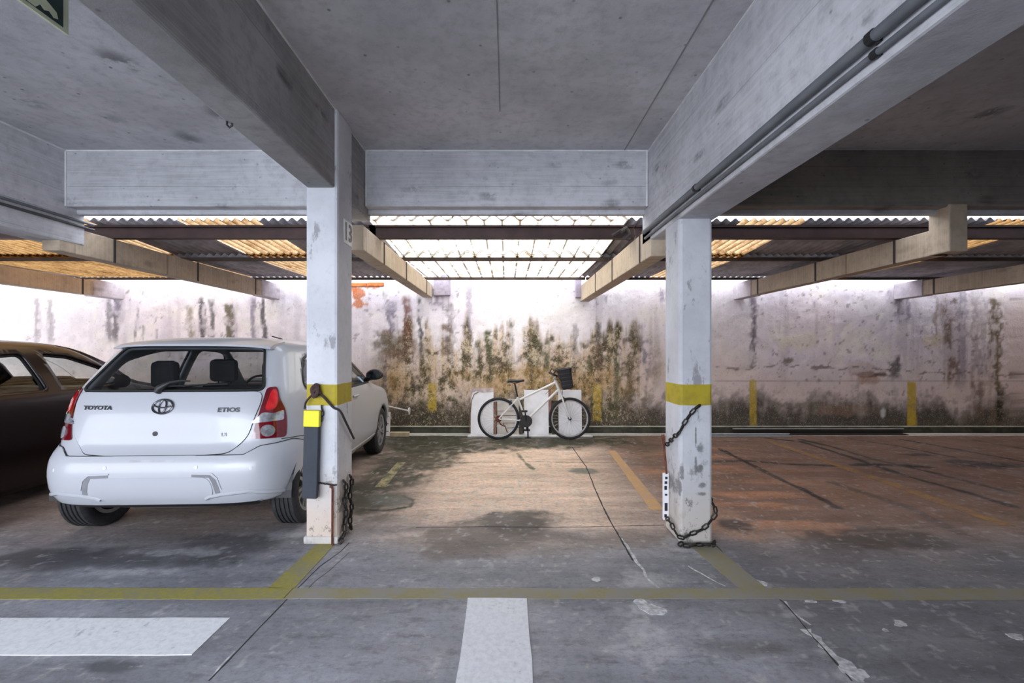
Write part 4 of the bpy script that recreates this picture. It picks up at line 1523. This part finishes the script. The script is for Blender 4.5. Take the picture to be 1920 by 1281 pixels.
holes.append([sd.st_rear(*p) for p in sd.dense(sd.round(w2, .05))])
sd.body(holes, sd.z2t(.2))
sd.patch('rear_window', w2, M_glass, .001, None, sd.st_rear, rnd=.05)
for sg in (-1, 1):
    sd.patch('windscreen', [(.0005 * sg, 1.05), (.66 * sg, 1.05), (.53 * sg, 1.35), (.0005 * sg, 1.35)], M_glass2, .001, None, sd.st_front)
    cv = lambda a, b, sg=sg: sd.st_side(a, b, sg)
    for q in (s_r, s_f):
        sd.patch('side_window', q, M_glass2, .001, None, cv, rnd=.05)
        frame_strip(sd, q, cv, .012, M_seal, -.003, 'window_seal', .05)
    for q in ([(2.06, .97), (2.06, .30), (2.98, .30), (3.03, .70), (3.0, .97)], [(1.12, .97), (1.18, .60), (1.30, .30), (2.04, .30), (2.04, .97)]):
        d = sd.patch('door_panel', q, M_wine, .004, None, cv, rnd=.04, step=.06)
        a = q[0][0] + (.06 if q[0][0] > 2 else .70)
        bar('door_handle', [(a, .865), (a + .08, .872), (a + .17, .868)], .012, M_wine, .022, d, cv)
        bar('rubbing_strip', [(q[0][0] + .03, .570), (q[0][0] + .87, .570)], .011, M_chrome, .004, d, cv)
    sd.patch('sill', [(1.22, .27), (3.04, .27), (3.04, .20), (1.22, .20)], M_black, .008, None, cv, step=.08)
    well(sd, .80, sg); well(sd, 3.42, sg)
    make_wheel(sd, sg * .755, .80, sg); make_wheel(sd, sg * .755, 3.42, sg)
    bm = BM()
    tube(bm, [(sg * .80, 2.80, 1.02), (sg * .88, 2.76, 1.04), (sg * .93, 2.72, 1.05)], [.03, .06, .075], 10)
    obj('door_mirror', bm, M_wine, sd.root, smooth=True)
bm = BM(); box(bm, -.70, .70, .5, 3.6, .20, .30)
obj('floor_pan', bm, M_black, sd.root)
bm = BM(); box(bm, -.62, .62, 1.22, 1.36, .5, 1.04)
obj('rear_seat', bm, M_seat, sd.root, bevel=.04)
seat(sd, -.36, 1.95); seat(sd, .36, 1.95)
bm = BM(); box(bm, -.74, .74, 2.78, 3.05, .62, .98)
obj('dashboard', bm, M_black, sd.root, bevel=.05)

# rear and front lamps, bumper and boot seams of the sedan
for sg in (-1, 1):
    i1, o1 = abs(sd.st_rear(.50, .80)[0]), abs(sd.st_side(.22, .80, 1)[0])
    cz = lambda a, z, sg=sg: (sg * a, sd.z2t(z))
    tl = sd.patch('tail_lamp', [(i1, .70), (o1, .68), (o1 + .06, .82), (o1 - .02, .87), (i1, .86)], M_dred, .007, None, cz, rnd=.03, step=.03, grid=.04)
    sd.patch('stop_lens', [(i1 + .03, .79), (o1 - .02, .79), (o1 - .03, .85), (i1 + .03, .84)], M_red, .012, tl, cz, rnd=.02, step=.03, grid=.03)
    sd.patch('headlamp', [(.50 * sg, .66), (.78 * sg, .69), (.80 * sg, .77), (.55 * sg, .75)], M_lamp, .006, None, sd.st_front, rnd=.02)
boot = [(-.52, .90), (.52, .90), (.52, .60), (-.52, .60)]
bt_ = sd.patch('boot_lid', boot, M_wine, .005, None, sd.st_rear, rnd=.05)
frame_strip(sd, boot, sd.st_rear, .004, M_seal, .001, 'boot_gap', .05, bt_)
q1 = abs(sd.st_side(.30, .5, 1)[0])
sd.patch('rear_bumper', [(-q1, .56), (q1, .56), (q1, .24), (-q1, .24)], M_wine, .009, None, lambda a, z: (a, sd.z2t(z)), step=.06, skirt=.02)

# ================================================================== bicycle (side on, nose to the right)
M_bwhite = plain('white frame enamel', (.72, .72, .72), .3, 0, .05, 8, .5)
M_bgrey = plain('worn grey fork', (.45, .46, .48), .4, .4)
M_btyre = plain('bicycle tyre', (.020, .020, .022), .85, 0, .3, 40)
M_rust = plain('rusty steel', (.16, .05, .03), .8, .3, .4, 20)
M_steel = plain('dull steel', (.35, .35, .36), .4, .8)
bk = thing('bicycle', 'white bicycle with black front basket leaning near the boards by the weathered wall', 'bicycle', (0, 7.02, 0))
BR = .327
hubs = {'rear': Vector((-.125, 0, BR)), 'front': Vector((.975, 0, BR))}
BB, ST = Vector((.30, 0, .292)), Vector((.172, 0, .640))
HT, HB = Vector((.752, 0, .905)), Vector((.825, 0, .735))


def bt(name, segs, m, r=.012, parent=None, n=8):
    bm = BM()
    for g in segs:
        pts, rr = (g[:-1], g[-1]) if isinstance(g[-1], float) else (g, r)
        tube(bm, pts, rr, n)
    return obj(name, bm, m, parent or bk, smooth=True)


V_ = Vector
bt('frame', [(ST + V_((0.03, 0, -.02)), HT + V_((0, 0, -.02)), .0175), (BB, HB + V_((-.01, 0, .05)), .019), (BB, ST, V_((.165, 0, .66)), .016), (HT + V_((-.006, 0, .015)), HB + V_((.006, 0, -.01)), .021),
            (ST + V_((0, -.012, 0)), hubs['rear'] + V_((0, -.06, 0)), .010), (ST + V_((0, .012, 0)), hubs['rear'] + V_((0, .06, 0)), .010),
            (BB + V_((0, -.02, 0)), hubs['rear'] + V_((0, -.06, 0)), .011), (BB + V_((0, .02, 0)), hubs['rear'] + V_((0, .06, 0)), .011)], M_bwhite)
fk = bt('fork', [(HB, HB + V_((.018, 0, -.045)), .020), (HB + V_((.018, -.055, -.05)), HB + V_((.018, .055, -.05)), .016),
                 (HB + V_((.018, -.055, -.05)), HB + V_((.075, -.055, -.22)), hubs['front'] + V_((0, -.055, 0)), .013), (HB + V_((.018, .055, -.05)), HB + V_((.075, .055, -.22)), hubs['front'] + V_((0, .055, 0)), .013)], M_bwhite)
bt('brake_arm', [(HB + V_((.05, -.06, -.07)), HB + V_((.07, -.065, -.13)), HB + V_((.062, -.06, -.15)), .008), (HB + V_((.05, .06, -.07)), HB + V_((.06, .06, -.15)), .008)], M_black, parent=fk)
bt('brake_arm', [(ST + V_((-.10, -.05, -.03)), ST + V_((-.13, -.055, -.10)), .008), (ST + V_((-.10, .05, -.03)), ST + V_((-.13, .055, -.10)), .008)], M_black)
for nm, h in hubs.items():
    bm = BM()
    N = 48
    tube(bm, [h + V_((math.cos(2 * PI * i / N), 0, math.sin(2 * PI * i / N))) * (BR - .024) for i in range(N)], .024, 10, closed=True)
    ty = obj('tyre', bm, M_btyre, bk, smooth=True)
    bm = BM()
    lathe(bm, [(-.012, BR - .060), (.012, BR - .060), (.013, BR - .040), (-.013, BR - .040)], 48, 'y', h, closed=True)
    obj('rim', bm, M_steel if nm == 'rear' else M_alloy, ty, smooth=True)
    bm = BM()
    lathe(bm, [(-.075, .001), (-.075, .009), (-.04, .009), (-.038, .026), (-.03, .026), (-.028, .014), (.028, .014), (.03, .026), (.038, .026), (.04, .009), (.075, .009), (.075, .001)], 16, 'y', h)
    obj('hub', bm, M_black, ty, smooth=True)
    for i in range(28):
        a = 2 * PI * i / 28
        sgn = -1 if i % 2 else 1
        bm = BM()
        b = a + sgn * .35 * (1 if (i // 2) % 2 else -1)
        tube(bm, [h + V_((.022 * math.cos(b), sgn * .034, .022 * math.sin(b))), h + V_(((BR - .055) * math.cos(a), 0, (BR - .055) * math.sin(a)))], .0014, 4)
        obj('spoke', bm, M_alloy, ty)
# saddle and post
bt('seat_post', [(ST, V_((.125, 0, .87)), .0125)], M_black)
bm = BM()
prof = [(0.0, .075, .0), (.05, .080, .012), (.10, .068, .006), (.15, .040, .0), (.20, .026, .002), (.245, .020, .008), (.262, .008, .004)]
rr = []
for x, w, dz in prof:
    z = .905 + dz
    rr.append([bm.verts.new(V_((x + .012, w * math.cos(a), z + (.022 if math.sin(a) > 0 else .030 * (1 - x * 2)) * math.sin(a)))) for a in [2 * PI * j / 14 for j in range(14)]])
for A, B in zip(rr, rr[1:]):
    for j in range(14):
        bm.faces.new((A[j], A[(j + 1) % 14], B[(j + 1) % 14], B[j]))
bm.faces.new(rr[0]); bm.faces.new(rr[-1])
sa_ = obj('saddle', bm, M_black, bk, smooth=True)
bt('saddle_rail', [(V_((.06, .02, .885)), V_((.12, .02, .868)), V_((.20, .02, .890)), .005), (V_((.06, -.02, .885)), V_((.12, -.02, .868)), V_((.20, -.02, .890)), .005)], M_black, parent=sa_)
# bars
HS = HT + V_((-.02, 0, .05))
bt('stem', [(HT, HS, V_((.775, 0, .985)), .014)], M_steel)
hbz = bt('handlebar', [(V_((.70, -.28, 1.02)), V_((.755, -.20, 1.00)), V_((.775, -.06, .985)), V_((.775, .06, .985)), V_((.755, .20, 1.00)), V_((.70, .28, 1.02)), .011)], M_black)
for s_ in (-1, 1):
    bt('grip', [(V_((.69, s_ * .285, 1.022)), V_((.748, s_ * .205, 1.002)), .017)], M_black, parent=hbz)
    bt('brake_lever', [(V_((.765, s_ * .17, .995)), V_((.80, s_ * .20, .955)), V_((.745, s_ * .27, .95)), .007)], M_black, parent=hbz)
    bt('bar_end', [(V_((.69, s_ * .285, 1.022)), V_((.73, s_ * .29, 1.09)), V_((.765, s_ * .28, 1.05)), .011)], M_black, parent=hbz)
bt('cable', [(V_((.77, -.15, .985)), V_((.84, -.12, .93)), V_((.86, -.07, .80)), V_((.85, -.05, .66)), .004), (V_((.77, .15, .985)), V_((.82, .06, .88)), V_((.74, .02, .83)), V_((.60, .02, .70)), .003)], M_black)
# basket
bm = BM()
lev = [(.775, .87, 1.01, .085), (.80, .855, 1.025, .10), (1.075, .835, 1.035, .125), (1.085, .832, 1.038, .128)]
def ringb(z, x0, x1, w, inn=0):
    P = []
    for cx, cy, a0 in ((x1 - .03, w - .03, 0), (x0 + .03, w - .03, 1), (x0 + .03, -w + .03, 2), (x1 - .03, -w + .03, 3)):
        for q in range(4):
            a = PI / 2 * (a0 + q / 3)
            P.append(V_((cx + (.03 - inn) * math.cos(a) , cy + (.03 - inn) * math.sin(a), z)))
    return P
tilt = Matrix.Translation((.86, 0, .78)) @ Matrix.Rotation(-.16, 4, 'Y') @ Matrix.Translation((-.86, 0, -.78))
rs_ = [[bm.verts.new(tilt @ p) for p in ringb(z, a, b, w)] for z, a, b, w in lev]
ri_ = [[bm.verts.new(tilt @ p) for p in ringb(z, a + .006, b - .006, w - .006)] for z, a, b, w in lev[::-1]]
al = rs_ + ri_
for A, B in zip(al, al[1:]):
    for j in range(16):
        bm.faces.new((A[j], A[(j + 1) % 16], B[(j + 1) % 16], B[j]))
bm.faces.new(al[0]); bm.faces.new(al[-1])
bas = obj('basket', bm, plain('black basket weave', (.018, .019, .024), .5, 0, .3, 60), bk)
for zz in (.84, .90, .96, 1.02):
    f = (zz - .8) / .275
    bm = BM(); tube(bm, [tilt @ p for p in ringb(zz, .852 - .015 * f, 1.028 + .010 * f, .103 + .025 * f)], .005, 5, closed=True)
    obj('basket_hoop', bm, plain('basket band', (.035, .038, .05), .35), bas, smooth=True)
for zz, rad in ((1.085, .008),):
    bm = BM(); tube(bm, [tilt @ p for p in ringb(zz, .83, 1.04, .13)], rad, 6, closed=True)
    obj('basket_rim', bm, M_black, bas, smooth=True)
for i in range(7):
    for s_ in (-1, 1):
        x = .872 + i * .022
        bm = BM(); tube(bm, [tilt @ V_((x, s_ * .104, .80)), tilt @ V_((x - .003 + i * .001, s_ * .131, 1.08))], .004, 5)
        obj('basket_stay', bm, M_black, bas)
# drive train
bm = BM()
lathe(bm, [(-.055, .001), (-.055, .088), (-.050, .094), (-.044, .088), (-.044, .001)], 28, 'y', BB)
ck = obj('chainring', bm, M_black, bk)
bt('crank', [(BB + V_((0, -.065, 0)), BB + V_((-.02, -.075, .165)), .011), (BB + V_((0, .065, 0)), BB + V_((.02, .075, -.165)), .011)], M_black, parent=ck)
for dz, dy, dx in ((.165, -.12, -.03), (-.165, .12, .02)):
    bm = BM(); p = BB + V_((dx, dy, dz)); box(bm, p.x - .045, p.x + .045, p.y - .04, p.y + .04, p.z - .012, p.z + .012)
    obj('pedal', bm, M_black, ck, bevel=.004)
bm = BM(); lathe(bm, [(-.052, .001), (-.052, .045), (-.036, .052), (-.034, .001)], 18, 'y', hubs['rear'])
obj('sprocket', bm, M_rust, bk)
bt('chain', [(BB + V_((0, -.05, .088)), hubs['rear'] + V_((0, -.045, .05)), .004), (BB + V_((0, -.05, -.088)), hubs['rear'] + V_((.11, -.045, -.14)), .004)], M_black)
bt('derailleur', [(hubs['rear'] + V_((0, -.055, -.01)), hubs['rear'] + V_((.03, -.06, -.08)), hubs['rear'] + V_((.11, -.055, -.12)), hubs['rear'] + V_((.07, -.055, -.07)), .010), (hubs['rear'] + V_((.10, -.055, -.11)), hubs['rear'] + V_((.135, -.055, -.21)), .007)], M_rust)
bt('kickstand', [(V_((.33, .05, .25)), V_((.335, .10, .0)), .011), (V_((.29, .1, .008)), V_((.38, .1, .008)), .010)], M_black)

# ================================================================== things along the wall
M_board = plain('white laminate board', (.84, .84, .88), .6, 0, .06, 6)
M_board2 = plain('off white boarding', (.62, .58, .53), .7, 0, .12, 8)
M_core = plain('bare chipboard edge', (.24, .13, .10), .9, 0, .35, 30)


def leaning(name, label, x0, x1, h, y, m, lean=.10, t=.02, cat='board', group=None):
    o = thing(name, label, cat, (0, y, .0), 0, group)
    M = Matrix.Rotation(-lean, 4, 'X')
    bm = BM(); box(bm, x0, x1, -t, 0, 0.0, h, M)
    obj('panel', bm, m, o, bevel=.003)
    return o, M


pY = 7.36
p1, M1 = leaning('leaning_panel', 'white board with torn brown top edge, behind the rear wheel of the bicycle', -.585, -.215, .745, pY + .02, M_board)
bm = BM(); prism(bm, [(-.60, .50), (-.585, .56), (-.56, .69), (-.50, .715), (-.40, .69), (-.215, .70), (-.215, .765), (-.58, .765)], lambda a, b: M1 @ V_((a, -.024, b)), lambda a, b: M1 @ V_((a, -.0205, b)))
obj('torn_paper', bm, plain('torn greyish paper', (.52, .43, .42), .9, 0, .25, 12), p1)
bm = BM(); tube(bm, [M1 @ V_(q) for q in ((-.60, -.03, .05), (-.595, -.03, .30), (-.575, -.03, .56), (-.53, -.03, .67), (-.46, -.03, .70))], .007, 5)
obj('torn_edge', bm, M_core, p1)
bm = BM(); box(bm, -.213, -.165, -.03, -.006, 0, .52, M1)
obj('side_batten', bm, M_core, p1)
p2, M2 = leaning('drawer_front_panel', 'low off white board of three horizontal planks between the taller white boards', -.155, .20, .585, pY + .04, M_board2)
for z in (.19, .385):
    bm = BM(); box(bm, -.15, .195, -.023, -.0195, z, z + .008, M2)
    obj('groove', bm, M_core, p2)
bm = BM(); box(bm, .205, .262, -.04, -.008, 0, .60, M2)
obj('dark_batten', bm, plain('dark stained batten', (.07, .06, .05), .8), p2)
p3, M3 = leaning('leaning_panel', 'white board behind the bicycle frame, with a reddish right edge', .285, .685, .735, pY + .02, M_board)
bm = BM(); box(bm, .688, .725, -.025, -.002, .35, .735, M3)
obj('side_batten', bm, plain('pinkish wood batten', (.30, .15, .14), .8), p3)
p4, M4 = leaning('leaning_panel', 'white board behind the front wheel of the bicycle', .845, 1.225, .735, pY + .02, M_board)
bm = BM(); box(bm, .735, .84, -.03, -.006, 0, .56, M4)
obj('side_batten', bm, plain('mouldy batten', (.055, .05, .035), .9, 0, .6, 30), p4)
bm = BM(); box(bm, -.62, 1.36, 7.17, 7.29, .0045, .028)
setp(obj('floor_board', bm, plain('dirty white board', (.58, .57, .56), .7, 0, .2, 6), bevel=.003), 'long dirty white board flat on the floor under the leaning boards', 'board')

# by the nose of the white hatchback
o = thing('louvred_panel', 'small white board with dark slots by the front wheel of the white hatchback', 'board', (0, 7.30, 0))
Ml = Matrix.Rotation(-.12, 4, 'X')
bm = BM(); box(bm, -2.16, -1.88, -.02, 0, 0, .385, Ml)
obj('panel', bm, M_board, o, bevel=.003)
for i in range(5):
    bm = BM(); box(bm, -2.10, -1.90 - .04 * (i % 2), -.023, -.0195, .07 + i * .06, .085 + i * .06, Ml)
    obj('slot', bm, plain('slot shadow', (.30, .29, .32), .8), o)
bm = BM(); box(bm, -1.865, -1.56, 7.22, 7.30, 0.004, .075)
setp(obj('timber_offcut', bm, plain('pale planed timber', (.50, .42, .29), .8, 0, .2, 10), bevel=.006), 'pale square timber offcut on the floor beside the slotted white board', 'timber')
o = thing('water_pipe', 'thin white pipe stub with flanged end sticking out of the wall foot', 'pipe', (0, 7.45, 0))
bm = BM(); tube(bm, [(-2.12, .12, .48), (-1.60, 0, .385)], .013, 8)
obj('pipe', bm, plain('white pvc', (.60, .58, .56), .5), o, smooth=True)
bm = BM(); lathe(bm, [(-.008, .001), (-.008, .06), (.008, .06), (.008, .001)], 18, 'x', (-1.60, 0, .385))
obj('flange', bm, plain('white pvc flange', (.60, .58, .56), .5), o)
bm = BM(); tube(bm, [(-2.12, .12, .48), (-2.12, .19, .48)], .013, 8)
obj('wall_elbow', bm, M_steel, o)

# long sections lying against the kerb on the right
def lying(name, label, x0, x1, y, w, h, m, lip):
    o = thing(name, label, 'metal profile', (0, y, 0.004))
    bm = BM(); box(bm, x0, x1, -w / 2, w / 2, 0, .006); box(bm, x0, x1, w / 2 - .006, w / 2, .006, h)
    obj('web', bm, m, o)
    bm = BM(); box(bm, x0 - .01, x1 + .01, w / 2 - .012, w / 2 + .004, h, h + .012)
    obj('edge', bm, lip, o)
    return o
M_lip = plain('bright worn edge', (.58, .57, .56), .5, .3)
lying('steel_profile', 'short pale steel profile on the floor by the chain wrapped post', 3.02, 4.55, 7.26, .10, .03, plain('galvanised steel', (.42, .45, .48), .4, .6), M_lip)
lying('steel_profile', 'long dark steel profile lying along the kerb under the yellow wall mark', 3.75, 6.55, 7.44, .12, .075, plain('dark painted steel', (.035, .03, .028), .6, .3), M_lip)

# ================================================================== conduits and fittings on the beams
M_pvc = plain('grey conduit', (.13, .14, .155), .5, 0, .15, 6)


def conduit(label, x, z, y0, y1, r, sg, clamps, m=M_pvc):
    o = thing('conduit_pipe', label, 'conduit', (x + sg * (r + .002), 0, z))
    bm = BM(); tube(bm, [(0, y0, 0), (0, (y0 + y1) / 2, 0), (0, y1, 0)], r, 12)
    obj('pipe', bm, m, o, smooth=True)
    for y in clamps:
        bm = BM(); lathe(bm, [(y - .012, r), (y - .012, r + .004), (y + .012, r + .004), (y + .012, r)], 12, 'y', (0, 0, 0), closed=True)
        box(bm, *sorted((-sg * r * .6, -sg * (r + .002))), y - .012, y + .012, -r * .9, r + .004)
        obj('saddle_clamp', bm, M_black, o)
    return o
conduit('thick upper grey conduit along the deep beam over the chain wrapped post', 1.235, DB + .092, -1.6, 4.0, .021, -1, (1.5, 2.9))
conduit('thin lower grey conduit under the thick one on the deep beam', 1.235, DB + .038, -1.6, 4.0, .012, -1, (1.5,))
conduit('thin upper conduit on the beam above the dark sedan', -3.84, DB + .208, -1.6, 4.2, .012, 1, (3.0,), M_pvc)
conduit('thin lower conduit on the beam above the dark sedan', -3.84, DB + .162, -1.6, 4.2, .012, 1, (3.0,), plain('dark conduit', (.06, .06, .065), .5))

o = thing('ceiling_hook', 'small dark hook on the lower edge of the shallow beam', 'hook', (-1.425, 2.31, LB))
bm = BM(); tube(bm, [(0, 0, .002), (0, 0, -.018), (.012, 0, -.032), (.026, 0, -.022), (.026, 0, -.010)], .005, 6)
obj('hook', bm, M_black, o, smooth=True)

# escape-route sign hanging under the slab
SZ = HC + 1.358
o = thing('escape_sign', 'dark green sign with pale border and running figure, hung under the slab', 'sign', (-1.9, 1.66, SZ))
M_glow = plain('pale green plate', (.60, .64, .46), .5)
M_sg = plain('dark green print', (.010, .030, .028), .5)
bm = BM(); box(bm, -.006, .006, -.36, .30, 0, .32)
obj('plate', bm, M_glow, o)
def flat(name, poly, m, x0=.0065, x1=.0078):
    bm = BM(); prism(bm, poly, lambda a, b: (x0, a, b), lambda a, b: (x1, a, b))
    obj(name, bm, m, o)
flat('print_field', [(-.335, .016), (.275, .016), (.275, .30), (-.335, .30)], M_sg)
for q in ([(.167, .052), (.201, .078), (.245, .057), (.252, .034), (.233, .026), (.215, .040), (.194, .030), (.185, .036)], [(.128, .018), (.160, .018), (.178, .040), (.160, .060), (.140, .050)],
          [(.12, .07), (.19, .085), (.20, .17), (.14, .17)], [(.20, .16), (.245, .12), (.235, .105), (.195, .14)], [(.13, .165), (.085, .135), (.095, .12), (.135, .145)],
          [(.155, .185), (.18, .18), (.195, .20), (.18, .222), (.157, .215)], [(.06, .02), (.12, .02), (.12, .035), (.06, .035)], [(-.06, .10), (.03, .10), (.03, .08), (.07, .125), (.03, .17), (.03, .15), (-.06, .15)]):
    flat('running_figure', q, M_glow, .008, .009)
for y in (-.26, .20):
    bm = BM()
    tube(bm, [(0, y, .32), (0, y, CZ - SZ + .005)], .004, 6)
    obj('hanger', bm, M_steel, o)

# number plate of the bay
o = thing('number_plate', 'white plate with black 13 on the post beside the empty bay', 'sign', (-1.213, 3.46, HC + .885))
bm = BM(); box(bm, -.001, .004, -.088, .092, -.088, .088)
obj('plate', bm, plain('white sign plate', (.74, .74, .74), .5), o)
text_mesh('13', .185, M_black, o, 'numerals', (.0052, 0, -.002), (PI / 2, 0, PI / 2), .0008, .95, .004)

# ================================================================== hanging pad, ropes and chains on the posts
M_pad = plain('slate rubber pad', (.030, .036, .050), .7, 0, .1, 12)
M_padY = plain('bright yellow pad end', (.80, .72, .01), .5, 0, .05, 10)
o = thing('bumper_pad', 'dark rubber pad with bright yellow top hung on the post by a rope', 'bumper pad', (-1.402, 3.21, 0))
o.rotation_euler = (0, math.radians(1.6), 0)
bm = BM(); box(bm, -.052, .052, -.016, .016, .345, .858)
obj('pad_body', bm, M_pad, o, bevel=.006)
bm = BM(); box(bm, -.056, .056, -.019, .019, .852, .968)
obj('yellow_cap', bm, M_padY, o, bevel=.006)

M_rope = plain('dark rope', (.035, .028, .028), .9, 0, .4, 60)
M_chain = plain('blackened chain', (.040, .037, .033), .55, .6, .5, 40)


def wiggle(pts, k=5, amp=.0):
    P = [V_(p) for p in pts]
    out = []
    for i in range(len(P) - 1):
        p0, p1, p2, p3 = P[max(i - 1, 0)], P[i], P[i + 1], P[min(i + 2, len(P) - 1)]
        for j in range(k):
            t = j / k
            out.append(.5 * ((2 * p1) + (p2 - p0) * t + (2 * p0 - 5 * p1 + 4 * p2 - p3) * t * t + (3 * p1 - p0 - 3 * p2 + p3) * t ** 3))
    out.append(P[-1])
    return out


o = thing('rope_sling', 'dark rope slung round the post and holding the rubber pad', 'rope', (0, 0, 0))
bm = BM()
tube(bm, wiggle([(-1.362, 3.232, 1.095), (-1.40, 3.228, 1.06), (-1.428, 3.222, 1.02), (-1.432, 3.212, .9765)]), .0075, 6)
tube(bm, wiggle([(-1.362, 3.236, 1.10), (-1.31, 3.242, 1.06), (-1.24, 3.240, .985), (-1.198, 3.262, .955), (-1.196, 3.38, .85), (-1.197, 3.55, .70)]), .009, 6)
obj('rope', bm, M_rope, o, smooth=True)
bm = BM()
tube(bm, wiggle([(-1.385, 3.235, 1.07), (-1.36, 3.222, 1.12), (-1.335, 3.232, 1.09), (-1.37, 3.22, 1.075), (-1.385, 3.23, 1.12), (-1.35, 3.235, 1.145), (-1.345, 3.215, 1.08), (-1.375, 3.225, 1.06)]), .014, 6)
obj('knot', bm, plain('rusty brown knot', (.055, .030, .028), .9, 0, .4, 40), o, smooth=True)

LINK = None


def chain(name, label, path, link=.046, thick=.0044, cat='chain', wide=.62, parts=()):
    """a run of interlocked oval links"""
    global LINK
    o = thing(name, label, cat, (0, 0, 0))
    P = wiggle(path, 12)
    L = [0]
    for a, b in zip(P, P[1:]):
        L.append(L[-1] + (b - a).length)
    step = link - 2.1 * thick
    n = max(2, int(L[-1] / step))
    bm = BM()
    h, w = link / 2 - thick, link * wide / 2 - thick
    pts = []
    for i in range(12):
        a = 2 * PI * i / 12
        pts.append(((h - w) * (1 if math.cos(a) > 0 else -1) + w * math.cos(a), w * math.sin(a), 0))
    tube(bm, pts, thick, 5, closed=True)
    first = obj('link', bm, M_chain, o, smooth=True)
    for i in range(n):
        d = L[-1] * (i + .5) / n
        j = max(0, min(len(P) - 2, int(np.searchsorted(L, d)) - 1))
        t = (d - L[j]) / max(1e-6, L[j + 1] - L[j])
        p = P[j].lerp(P[j + 1], t)
        x = (P[j + 1] - P[j]).normalized()
        up = V_((0, 0, 1)) if abs(x.z) < .9 else V_((0, 1, 0))
        y = up.cross(x).normalized()
        z = x.cross(y)
        M = Matrix((x, y, z)).transposed().to_4x4()
        M = Matrix.Translation(p) @ M @ Matrix.Rotation(PI / 4 + (PI / 2 if i % 2 else 0), 4, 'X')
        l = first if i == 0 else first.copy()
        if i:
            C.objects.link(l)
            l.parent = o
        l.matrix_local = M
    return o


chain('short_chain', 'short chain end hanging below the yellow band next to the rubber pad', [(-1.325, 3.243, 1.00), (-1.318, 3.243, .95), (-1.328, 3.243, .88)])
chain('waist_chain', 'thin chain across the front of the post just under the rubber pad', [(-1.40, 3.247, .445), (-1.32, 3.245, .440), (-1.25, 3.245, .428), (-1.215, 3.243, .43)], .028, .0034)
chain('hanging_chain', 'heavy dark chain bunched on the side of the post down to the floor', [(-1.20, 3.335, .43), (-1.197, 3.37, .40), (-1.197, 3.385, .34), (-1.197, 3.355, .27), (-1.197, 3.38, .19), (-1.197, 3.35, .10), (-1.19, 3.32, .05), (-1.195, 3.24, .014)], .066, .0080)
chain('hanging_chain', 'second loop of heavy dark chain hanging further back on the same post', [(-1.195, 3.455, .44), (-1.192, 3.49, .38), (-1.195, 3.46, .28), (-1.192, 3.49, .18), (-1.195, 3.46, .10), (-1.19, 3.47, .02)], .066, .0080)
o = thing('rusty_rod', 'thin rust brown rod standing at the front corner of the post by the heavy chain', 'rod', (-1.245, 3.236, 0.0))
bm = BM(); tube(bm, [(0, 0, .0), (.002, .0, .405)], .008, 6)
obj('rod', bm, M_rust, o)
bm = BM(); tube(bm, [(0.002, .0, .400), (.0, -.002, .412), (-.006, -.004, .420), (-.016, -.004, .418)], .008, 6)
obj('bent_tip', bm, M_rust, o)

chain('draped_chain', 'dark chain draped across the front of the scuffed post from under its yellow band', [(1.385, 3.243, 1.0), (1.34, 3.243, .965), (1.28, 3.243, .885), (1.236, 3.245, .805), (1.222, 3.30, .765), (1.222, 3.47, .665)], .060, .0062)
chain('foot_chain', 'dark chain slung low round the foot of the scuffed post', [(1.497, 3.36, .31), (1.498, 3.25, .24), (1.46, 3.240, .175), (1.40, 3.240, .115), (1.33, 3.238, .085), (1.27, 3.236, .06), (1.226, 3.24, .065), (1.205, 3.32, .12), (1.205, 3.42, .13)], .060, .0062)
chain('floor_chain', 'dark chain lying on the floor in front of the scuffed post', [(1.50, 3.28, .012), (1.46, 3.21, .014), (1.38, 3.215, .014), (1.31, 3.20, .012), (1.26, 3.20, .014), (1.23, 3.215, .014), (1.26, 3.23, .02)], .060, .0062)
o = thing('steel_bar_stop', 'thin dark bar hung from the chain on the inner side of the scuffed post', 'bar', (1.205, 3.5, 0))
bm = BM(); tube(bm, [(0, 0, .74), (.004, -.02, .66), (.012, -.05, .45)], [.013, .009, .008], 8)
obj('bar', bm, M_rust, o, smooth=True)
o = thing('side_placard', 'narrow white placard with black marks on the inner side of the scuffed post', 'placard', (1.212, 3.46, 0))
bm = BM(); box(bm, -.020, .022, -.01, .01, .10, .455)
obj('board', bm, M_board, o, bevel=.002)
for z0, z1, x0, x1 in ((.12, .145, -.012, .006), (.17, .23, -.010, .012), (.285, .30, -.008, .010), (.33, .36, -.012, .008), (.375, .395, -.010, .010), (.41, .43, -.006, .012)):
    bm = BM(); box(bm, x0, x1, -.0118, -.0098, z0, z1)
    obj('printed_mark', bm, M_black, o)
